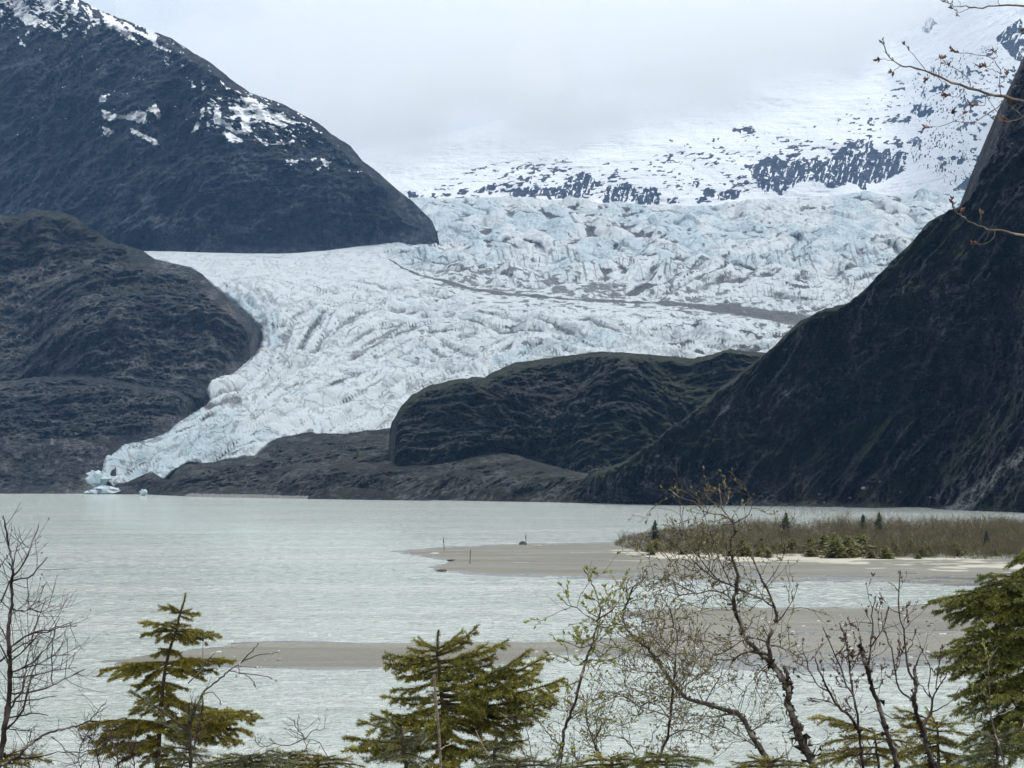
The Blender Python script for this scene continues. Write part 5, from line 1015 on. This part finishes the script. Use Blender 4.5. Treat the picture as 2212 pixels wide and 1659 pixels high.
alder = shrub("alder_shrub", "leafless dark alder fanning up at the left edge", "alder", 11.0, [
    ([(0, 1600), (30, 1400), (55, 1250), (66, 1050), (62, 900), (52, 780), (76, 620), (80, 450), (84, 380), (60, 250), (36, 130), (20, 48)], 16, 2.5, .5),
    ([(78, 440), (150, 360), (192, 260), (230, 170), (248, 100)], 4, 2, .6), ([(80, 465), (180, 440), (240, 390), (300, 316)], 4, 2, .7), ([(84, 370), (100, 290), (112, 225)], 3, 1.6, .6), ([(76, 450), (40, 520), (0, 600), (-60, 640)], 4, 2, .6), ([(70, 640), (120, 660), (180, 650), (250, 560), (290, 480)], 4, 1.8, .8), ([(180, 650), (180, 560), (175, 450)], 3, 1.5, .6), ([(180, 650), (250, 660), (310, 710)], 3, 1.5, .6), ([(190, 640), (260, 660), (360, 615)], 2.8, 1.5, .6),
    ([(60, 900), (120, 850), (200, 800), (320, 775), (390, 760), (480, 756)], 4.5, 1.8, .9), ([(66, 980), (160, 900), (240, 810), (290, 770)], 4.5, 1.8, .8), ([(200, 800), (300, 790), (420, 740), (450, 736)], 3, 1.5, .7), ([(66, 1050), (150, 1020), (240, 960), (320, 860), (380, 700)], 4.5, 1.8, .9), ([(150, 1020), (250, 990), (350, 940), (430, 935)], 3.6, 1.6, .8), ([(66, 1080), (160, 1080), (250, 1060), (340, 1040), (490, 1020)], 4, 1.7, .8), ([(60, 1180), (160, 1180), (260, 1160), (380, 1110), (470, 1060), (540, 1030)], 4.5, 1.7, .8), ([(340, 1130), (330, 1000), (340, 850), (360, 740)], 3, 1.5, .5),
    ([(56, 1250), (130, 1230), (240, 1220), (360, 1200)], 4, 1.6, .7), ([(45, 1340), (160, 1320), (240, 1310), (310, 1325)], 3.6, 1.6, .7), ([(50, 1300), (140, 1160), (170, 1000), (200, 850), (240, 700)], 5, 1.8, .7), ([(30, 1420), (120, 1340), (180, 1160), (210, 1050), (245, 960)], 6, 3, .5), ([(55, 1000), (20, 900), (-40, 820), (-100, 800)], 4, 1.8, .7), ([(0, 980), (60, 930), (150, 870), (240, 830)], 4.5, 1.8, .5), ([(62, 880), (30, 800), (0, 760), (-50, 700)], 4, 1.7, .7), ([(0, 380), (30, 330), (60, 280)], 2.5, 1.5, .4), ([(35, 1400), (100, 1420), (170, 1420), (230, 1390)], 3, 1.5, .6), ([(84, 400), (60, 340), (40, 300)], 2.4, 1.5, .3)],
    Z6, a_bark, cone_m, "cones", 'catkin', .012, a_twig, 6.5, .22, 1, 1.4, seed=61, curl=.07, up=.05, nleaf=.55, leaves_on=.16, tw_w=.85)
shrub("alder_branch", "long bare branch reaching right from the bottom left corner to the slender spruce", "branch", 10.5, [
    ([(-30, 1660), (50, 1620), (110, 1590), (180, 1520), (300, 1440), (420, 1405), (500, 1388), (570, 1358), (620, 1300), (680, 1232)], 9, 2, .35), ([(570, 1358), (650, 1360), (740, 1350), (812, 1340)], 3.5, 1.6, .6), ([(600, 1320), (650, 1290), (690, 1268)], 2.5, 1.5, .4),
    ([(110, 1590), (240, 1590), (360, 1560), (480, 1560), (600, 1550), (700, 1480)], 3.5, 1.5, .6), ([(330, 1460), (380, 1500), (430, 1560), (480, 1640)], 2.5, 1.4, .5)],
    Z6, a_bark, cone_m, "cones", 'catkin', .010, a_twig, 3.0, .14, 1, 1, seed=63, curl=.12, nleaf=.4, leaves_on=.15, tw_w=.8)
shrub("alder_shrub", "tangle of thin leafless twigs along the bottom left edge", "alder", 11.5, [
    ([(520, 1680), (500, 1600), (520, 1500), (535, 1470)], 3, 1.5, 1.0), ([(640, 1680), (620, 1580), (590, 1500), (560, 1440)], 3, 1.5, 1.2, True), ([(760, 1680), (740, 1580), (720, 1500), (700, 1440)], 3, 1.5, 1.2, True), ([(860, 1680), (850, 1600), (820, 1540), (790, 1480)], 3, 1.5, 1.2, True), ([(90, 1700), (110, 1600), (180, 1500), (200, 1420)], 3, 1.5, 1, True), ([(200, 1700), (180, 1600), (230, 1560)], 3, 1.5, 1, True), ([(1150, 1680), (1190, 1560), (1200, 1440), (1220, 1330), (1260, 1200)], 3.5, 1.6, 1.0, True)],
    Z6, a_bark, cone_m, "buds", 'bud', .010, a_twig, 7.0, .15, 1, 1.6, seed=65, curl=.18, nleaf=1.5, leaves_on=.5, tw_w=.8)
shrub("willow_shrub", "willow sprig with fluffy white catkins leaning right behind the slender spruce", "willow", 14.0, [
    ([(1205, 1680), (1245, 1500), (1288, 1300), (1302, 1180), (1390, 1100), (1462, 1040), (1530, 990), (1600, 920), (1648, 862)], 6, 2, .0),
    ([(1530, 990), (1600, 955), (1660, 935), (1780, 920)], 2.6, 1.6, 0), ([(1462, 1040), (1560, 1058), (1680, 1072), (1760, 1100)], 2.6, 1.6, 0), ([(1560, 1058), (1600, 1090), (1632, 1140)], 2, 1.4, 0), ([(1302, 1185), (1360, 1180), (1400, 1230), (1410, 1250)], 2.4, 1.5, 0), ([(1200, 1120), (1290, 1020), (1290, 930), (1308, 850)], 3, 1.6, 0), ([(1290, 1000), (1340, 960), (1360, 930)], 2, 1.4, 0), ([(1300, 1060), (1350, 1050), (1370, 1040)], 2, 1.4, 0), ([(1520, 1000), (1525, 1040), (1510, 1070)], 2, 1.4, 0), ([(1530, 1010), (1600, 1020), (1665, 1020)], 2, 1.4, 0)],
    Z6, a_bark, lf_w, "catkins", 'catkin', .017, a_twig, 0, .1, 0, 1, seed=67, curl=.1, nleaf=11, leaves_on=1.0)
shrub("willow_shrub", "fine bare twigs with small buds rising from the bottom edge left of the stout spruce", "willow", 11.0, [
    ([(1980, 1680), (1960, 1560), (1940, 1460), (1890, 1400), (1875, 1350)], 3, 1.4, .8), ([(1940, 1480), (2000, 1420), (2090, 1410)], 2, 1.3, .8), ([(1940, 1470), (1840, 1520), (1760, 1500), (1720, 1470)], 2.2, 1.3, .8), ([(1760, 1500), (1660, 1520), (1610, 1440)], 2, 1.3, .8), ([(2100, 1600), (2040, 1500), (1980, 1480), (1940, 1560)], 2, 1.3, .8)],
    Z6, w_twig, lf_o, "buds", 'bud', .010, w_twig, 4.0, .12, 1, 1, seed=69, curl=.16, nleaf=3, tw_w=.75)
shrub("willow_shrub", "wispy thicket of fine willow twigs at the bottom right of the stout spruce", "willow", 11.8, [
    ([(1700, 1680), (1690, 1500), (1670, 1350), (1620, 1100), (1580, 950)], 3, 1.4, 1), ([(2180, 1700), (2160, 1300), (2080, 1100), (2040, 950), (2050, 800)], 5, 1.6, .9, True), ([(1850, 1700), (1860, 1300), (1900, 1000), (2010, 900), (2150, 830)], 5, 1.6, .8, True), ([(1880, 1200), (1780, 1100), (1700, 1000)], 2.6, 1.4, 1), ([(2000, 1700), (1980, 1400), (1960, 1250), (1800, 1200)], 2.6, 1.4, 1, True), ([(2230, 1700), (2200, 1400), (2130, 1250), (2120, 1050), (2140, 880)], 3.6, 1.5, 1, True)],
    Z7, w_twig, lf_o, "leaves", 'leaf', .014, w_twig, 7.0, .18, 1, 1.8, seed=71, curl=.2, nleaf=3, tw_w=.7)
# cottonwood standing outside the frame, its lower branches reach in at the upper right
cb = np.array([2.85, 9.0, GZ(9.0)])
shrub("cottonwood_tree", "bare cottonwood whose budding branches reach in at the upper right corner", "cottonwood", 9.0, [
    ([(2680, 5300), (2590, 4300), (2560, 3300), (2480, 2500), (2505, 1500), (2455, 700), (2490, 100), (2450, -700)], 66, 26, 0),
    ([(2490, 900), (1900, 760), (1500, 700), (1214, 665), (1080, 635), (970, 610), (860, 575), (740, 540), (660, 500), (590, 472), (540, 455), (470, 435), (420, 428), (370, 400), (320, 350), (297, 300), (285, 268)], 14, 2, 0),
    ([(590, 472), (560, 440), (520, 398), (470, 335), (435, 288)], 3, 1.8, 0), ([(420, 428), (380, 455), (345, 467)], 2.2, 1.6, 0), ([(370, 400), (310, 385), (262, 390)], 2.4, 1.6, 0), ([(655, 500), (668, 430), (682, 378)], 2.6, 1.6, 0), ([(862, 575), (850, 512), (800, 465), (735, 432), (690, 412)], 3, 1.7, 0), ([(1080, 635), (1056, 600), (1055, 500), (1040, 420), (1000, 380), (900, 355), (800, 345), (740, 325)], 4, 1.7, 0), ([(1000, 380), (1040, 385), (1030, 350), (995, 325)], 2.4, 1.6, 0), ([(1010, 400), (980, 435), (920, 432)], 2.2, 1.5, 0), ([(1055, 480), (1000, 455), (960, 430)], 2.2, 1.5, 0), ([(1058, 545), (1085, 520), (1102, 478)], 2.2, 1.5, 0),
    ([(1095, 648), (1040, 700), (960, 760), (870, 795), (760, 795), (660, 820), (570, 832)], 4, 1.8, 0), ([(750, 797), (752, 760), (754, 735)], 2, 1.4, 0), ([(822, 796), (822, 770), (822, 740)], 2, 1.4, 0), ([(950, 608), (965, 660), (930, 690), (870, 682)], 2.6, 1.5, 0), ([(825, 580), (782, 635), (740, 630), (700, 622)], 2.6, 1.5, 0), ([(650, 505), (700, 545), (710, 560)], 2.2, 1.5, 0), ([(600, 500), (570, 520)], 2, 1.5, 0), ([(970, 610), (1000, 680), (1060, 760), (1090, 785)], 2.6, 1.5, 0),
    ([(1950, 780), (1400, 740), (1214, 765), (1150, 790), (1090, 792), (1020, 765)], 6, 1.8, 0), ([(1212, 766), (1160, 720), (1118, 680)], 2.4, 1.5, 0),
    ([(2500, 1600), (1900, 1600), (1500, 1560), (1214, 1530), (1100, 1510), (1010, 1500), (920, 1480), (850, 1440), (790, 1400), (752, 1355), (742, 1300)], 12, 2, 0), ([(1025, 1512), (1012, 1560), (950, 1592), (880, 1590)], 3, 1.6, 0), ([(930, 1478), (932, 1430), (936, 1388)], 2.2, 1.4, 0), ([(800, 1405), (804, 1370)], 2, 1.4, 0),
    ([(2475, -100), (1800, 20), (1400, 40), (1214, 35), (1060, 35), (950, 50), (862, 45), (780, 40), (720, 20), (670, 0)], 10, 1.8, 0), ([(862, 45), (830, 70), (780, 76), (735, 50)], 2.4, 1.5, 0), ([(1060, 35), (1040, 0), (1010, -30)], 2.4, 1.5, 0), ([(800, 40), (790, 10), (780, -20)], 2, 1.4, 0), ([(780, 76), (778, 100)], 2, 1.5, 0), ([(2475, 300), (1700, 300), (1300, 240), (1208, 205)], 6, 1.8, 0)],
    Zt, pop_b, pop_bud, "buds", 'bud', .022, None, 1.2, .05, 0, 1, seed=73, curl=.1, wob=.05, nleaf=7, leaves_on=1.0, base=cb, wscale=.62)

# ------------------------------------------------------------------ thicket on the spit
def far_spruce(seed, h=4.0):
    g = np.random.default_rng(seed); A = Acc(); n = 0
    lay = int(h * 4.2); V = []; Fq = []
    for i in range(lay):
        f = i / lay; z = h * (.06 + .9 * f); L_ = h * .30 * (1 - f) ** .85 + .08
        for k in range(9):
            an = g.uniform(0, 6.283); l = L_ * g.uniform(.35, 1.25); d = np.array([math.cos(an), math.sin(an), 0]); s_ = np.array([-d[1], d[0], 0]); p = np.array([0, 0, z + g.uniform(-.1, .1)])
            for j in range(5):
                q = j / 5; c = p + d * l * (q + .12) + [0, 0, -.30 * l * q + .1 * l * q * q]; w_ = l * .30 * (1.1 - q)
                a = c + s_ * w_ + d * w_ * .5 + [0, 0, g.uniform(-.12, .05)]; b = c - s_ * w_ + d * w_ * .5 + [0, 0, g.uniform(-.12, .05)]; e_ = c + d * l * .25 + [0, 0, g.uniform(-.05, .1)]
                b0 = len(V); V += [c - d * w_ * .2, a, e_, b]; Fq.append([b0, b0 + 1, b0 + 2, b0 + 3])
                dn = np.array([0, 0, -.16 - .16 * g.random()]) * h / 4; b0 = len(V); V += [a, c + s_ * g.normal(0, .1), b + dn * .8, e_ + dn]; Fq.append([b0, b0 + 1, b0 + 2, b0 + 3])
    return np.array(V), np.array(Fq)
fs_m1 = needle_mat("distant_spruce_dark", (0.018, 0.032, 0.014), (0.045, 0.060, 0.022)); fs_m2 = needle_mat("distant_spruce_olive", (0.060, 0.068, 0.018), (0.18, 0.175, 0.04))
protos = []
for i in range(6):
    h = 4.0; e = empty("spruce_tree", (0, 0, 0), "x", "spruce"); V, Fq = far_spruce(100 + i, h)
    mesh_obj("crown", V, Fq, fs_m1 if i < 3 else fs_m2, e); tv, tf = tube([(0, 0, -.3), (0, 0, h * .5), (0, 0, h * 1.03)], [.07, .045, .012], 6); mesh_obj("trunk", tv, tf, bark_m, e); protos.append(e)
def place_spruce(k, ut, vt_, r, hpx, label, group=None, wid=1.0):
    src = protos[k]; e = src.copy(); COL.objects.link(e)
    for ch in src.children: c = ch.copy(); COL.objects.link(c); c.parent = e
    h = hpx * r / F; top = P(ut, vt_, r); e.location = (top[0], r, top[2] - h); e.scale = (h / 4.1 * wid,) * 2 + (h / 4.1,); e.rotation_euler = (0, 0, ut * 1.7)
    e['label'] = label; e['category'] = 'spruce'
    if group: e['group'] = group
    elif 'group' in e: del e['group']
def ZI(x, y): return ((2200 + x * .8282) * .548611, (1950 + y * .8282) * .548611)
for x, y, hp, r, k, lab in [(458, 108, 46, 640, 0, "small dark spruce at the left tip of the thicket on the sandspit"), (1079, 70, 60, 690, 1, "pointed spruce rising above the thicket behind the big willow"), (1447, 80, 45, 720, 2, "slim spruce top left of the tallest one above the thicket"), (1523, 68, 62, 700, 0, "tallest spruce rising above the middle of the thicket"), (2035, 155, 45, 600, 1, "dark ragged spruce in the thicket near the right edge"), (1737, 200, 40, 580, 2, "short dark spruce at the front of the thicket right of the green clump"), (1845, 200, 38, 580, 3, "short olive spruce in the thicket between two darker ones")]:
    u, v = ZI(x, y); place_spruce(k, u, v, r, hp, lab)
GRP = "young olive spruces along the front of the thicket"
gs = np.random.default_rng(77)
for i in range(58):
    u = float(np.clip(gs.normal(1800, 130), 1480, 2120)) if i < 36 else float(gs.uniform(1400, 2212)); h = gs.uniform(16, 34) + (22 * math.exp(-((u - 1830) / 110) ** 2) if gs.random() < .6 else 0)
    vb0 = 1198 + .012 * (u - 1500) + gs.uniform(-9, 7); r_ = CAMZ * F / (vb0 - HZ)
    place_spruce(3 + i % 3, u, vb0 - h, r_, h, "young olive spruce in the front row of the thicket on the sandbar", GRP, gs.uniform(1.5, 3.0))
for e in protos:
    for ch in list(e.children): bpy.data.objects.remove(ch)
    bpy.data.objects.remove(e)
# leafless shrubs: one mass of many fine stems
tk = bark2("thicket_twig", (0.045, 0.034, 0.022), (0.135, 0.102, 0.058), (0.155, 0.14, 0.052), 1.5); tk2 = bark2("low_scrub", (0.055, 0.062, 0.018), (0.14, 0.14, 0.038), (0.15, 0.125, 0.055), 1.5)
def twigmass(name, n, bound, hfun, mat, label, seed, w0=.035, kids=5, lean=.35):
    g = np.random.default_rng(seed); P0 = []; P1 = []; Wd = []
    px_ = g.uniform(bound[0], bound[1], n); py_ = g.uniform(bound[2], bound[3], n)
    for u, v in zip(px_, py_):
        if not inside_(u, v): continue
        b = ground_pt(u, v, .3); h = hfun(u, v) * g.uniform(.45, 1.1)
        for k in range(g.integers(2, 4)):
            d = unit(np.array([g.normal(0, lean), g.normal(0, lean), 1])); p = b + [g.normal(0, .3), g.normal(0, .3), -.3]; l = h * g.uniform(.7, 1.05); mid_p = p + d * l * .5 + g.normal(0, .08, 3); top = p + d * l + [g.normal(0, .15), 0, 0]
            P0 += [p, mid_p]; P1 += [mid_p, top]; Wd += [w0, w0 * .8]
            for q in range(kids):
                f = g.uniform(.25, .95); s = p + (top - p) * f; d2 = unit(d + g.normal(0, .8, 3)); P0.append(s); P1.append(s + d2 * l * .50 * (1.2 - f)); Wd.append(w0 * .6)
    P0 = np.array(P0); P1 = np.array(P1); Wd = np.array(Wd)[:, None]; d = P1 - P0; s_ = np.cross(d, [0, 1.0, .2]); s_ /= np.linalg.norm(s_, axis=1, keepdims=True) + 1e-9; s2 = np.cross(d, s_); s2 /= np.linalg.norm(s2, axis=1, keepdims=True) + 1e-9
    V = np.stack([P0 + s_ * Wd, P0 - s_ * Wd * .5 + s2 * Wd * .8, P0 - s_ * Wd * .5 - s2 * Wd * .8, P1], 1).reshape(-1, 3); i0 = np.arange(len(P0))[:, None] * 4
    Fq = np.concatenate([i0 + [0, 1, 3], i0 + [1, 2, 3], i0 + [2, 0, 3]])
    return tag(mesh_obj(name, V, Fq, mat), label, name.replace('_', ' '), kind="stuff")
TB = [(1325, 1178), (1345, 1165), (1400, 1150), (1480, 1142), (1620, 1136), (1900, 1133), (2330, 1133), (2330, 1212), (2100, 1209), (1800, 1201), (1620, 1199), (1480, 1198), (1420, 1196), (1360, 1188)]
def inside_(u, v): return sdf(np.array([u]), np.array([v]), TB)[0] > 0
hs_ = lambda u, v: float(np.interp(u, [1320, 1420, 1500, 1650, 1850, 2000, 2250], [1.7, 2.9, 4.3, 5.8, 5.8, 6.4, 6.2])) * (0.72 if v > 1180 else 1.0)
twigmass("shrub_thicket", 8500, (1320, 2330, 1132, 1204), lambda u, v: hs_(u, v) * (0.62 + .7 * float(vn(np.array([u / 38.0]), np.array([v / 9.0]), s=9)[0])), tk, "dense leafless brown shrub thicket covering the sandspit", 5, .032, 13, .55)
twigmass("low_scrub", 3600, (1330, 2330, 1160, 1212), lambda u, v: 2.0, tk2, "low dark olive scrub along the front foot of the thicket", 6, .05, 6, .8)
# dry grass fringe
TB = [(1298, 1192), (1330, 1176), (1420, 1192), (1500, 1196), (1620, 1198), (1800, 1201), (2100, 1208), (2330, 1211), (2330, 1224), (2180, 1220), (1900, 1209), (1700, 1204), (1560, 1203), (1400, 1201), (1320, 1197)]
gr_m = bark2("dry_grass", (0.22, 0.16, 0.07), (0.38, 0.28, 0.13), (0.16, 0.15, 0.05), 1.0)
twigmass("dry_grass", 3400, (1295, 2330, 1174, 1226), lambda u, v: .42, gr_m, "dry golden grass fringe between the pale beach and the thicket", 7, .05, 3, .9)
# taller bare saplings poking out of the thicket
for i, (x, y0, hp, lab) in enumerate([(1113, -60, 165, "tall thin leafless sapling standing behind the thicket right of the big willow"), (1215, 60, 110, "short leafless sapling in the thicket between two pointed spruces"), (1545, -10, 120, "leafless sapling beside the tallest spruce of the thicket"), (1890, 90, 90, "leafless sapling above the right half of the thicket"), (1345, 75, 90, "spreading leafless sapling at the middle of the thicket"), (310, 170, 55, "low bare bush at the left tip of the thicket")]):
    u, v = ZI(x, y0); r = 660.0; px = r / F; b = P(u, v + hp, r); rng = np.random.default_rng(200 + i)
    e = empty("bare_sapling", b, lab, "sapling"); TW = []; tips = []
    for k in range(1 if hp > 100 else 4):
        grow(TW, tips, b + rng.normal(0, .1, 3), unit(np.array([rng.normal(0, .08 if hp > 100 else .35), 0, 1])), hp * px * (1 if hp > 100 else .8), .05, 2, .06, 9, .1)
    S_ = Acc(); T2 = Acc(); S_.add(*tube(TW[0][0], TW[0][1] * 1.1, 5)); [T2.add(*tube(p, w_ * .9, 3)) for p, w_, l_ in TW[1:]]
    S_.build("trunk", tk, e, b); T2.build("branches", tk, e, b)

# ------------------------------------------------------------------ near bluff the shrubs grow on (below the frame)
xs = np.linspace(-30, 30, 61); ys = np.concatenate([np.linspace(-15, 60, 76), [64, 70, 80]]); X, Y = np.meshgrid(xs, ys); Z = np.vectorize(GZ)(np.clip(Y, 0, 70)) + .15 * fbm(X / 2, Y / 2, o=3, s=31) - (Y > 61) * 3
t = NT("bluff_soil"); gmm = t.done(t.mix(t.noise(2.0, 6, .7), (0.03, 0.035, 0.015), (0.09, 0.08, 0.045)), .95, t.bump(t.noise(6.0, 5), .1))
tag(mesh_obj("bluff_ground", stack(X, Y, Z - .02), gridf(*X.shape), gmm, smooth=True), "mossy bluff in front of the viewpoint where the shrubs root", "ground", kind="structure")
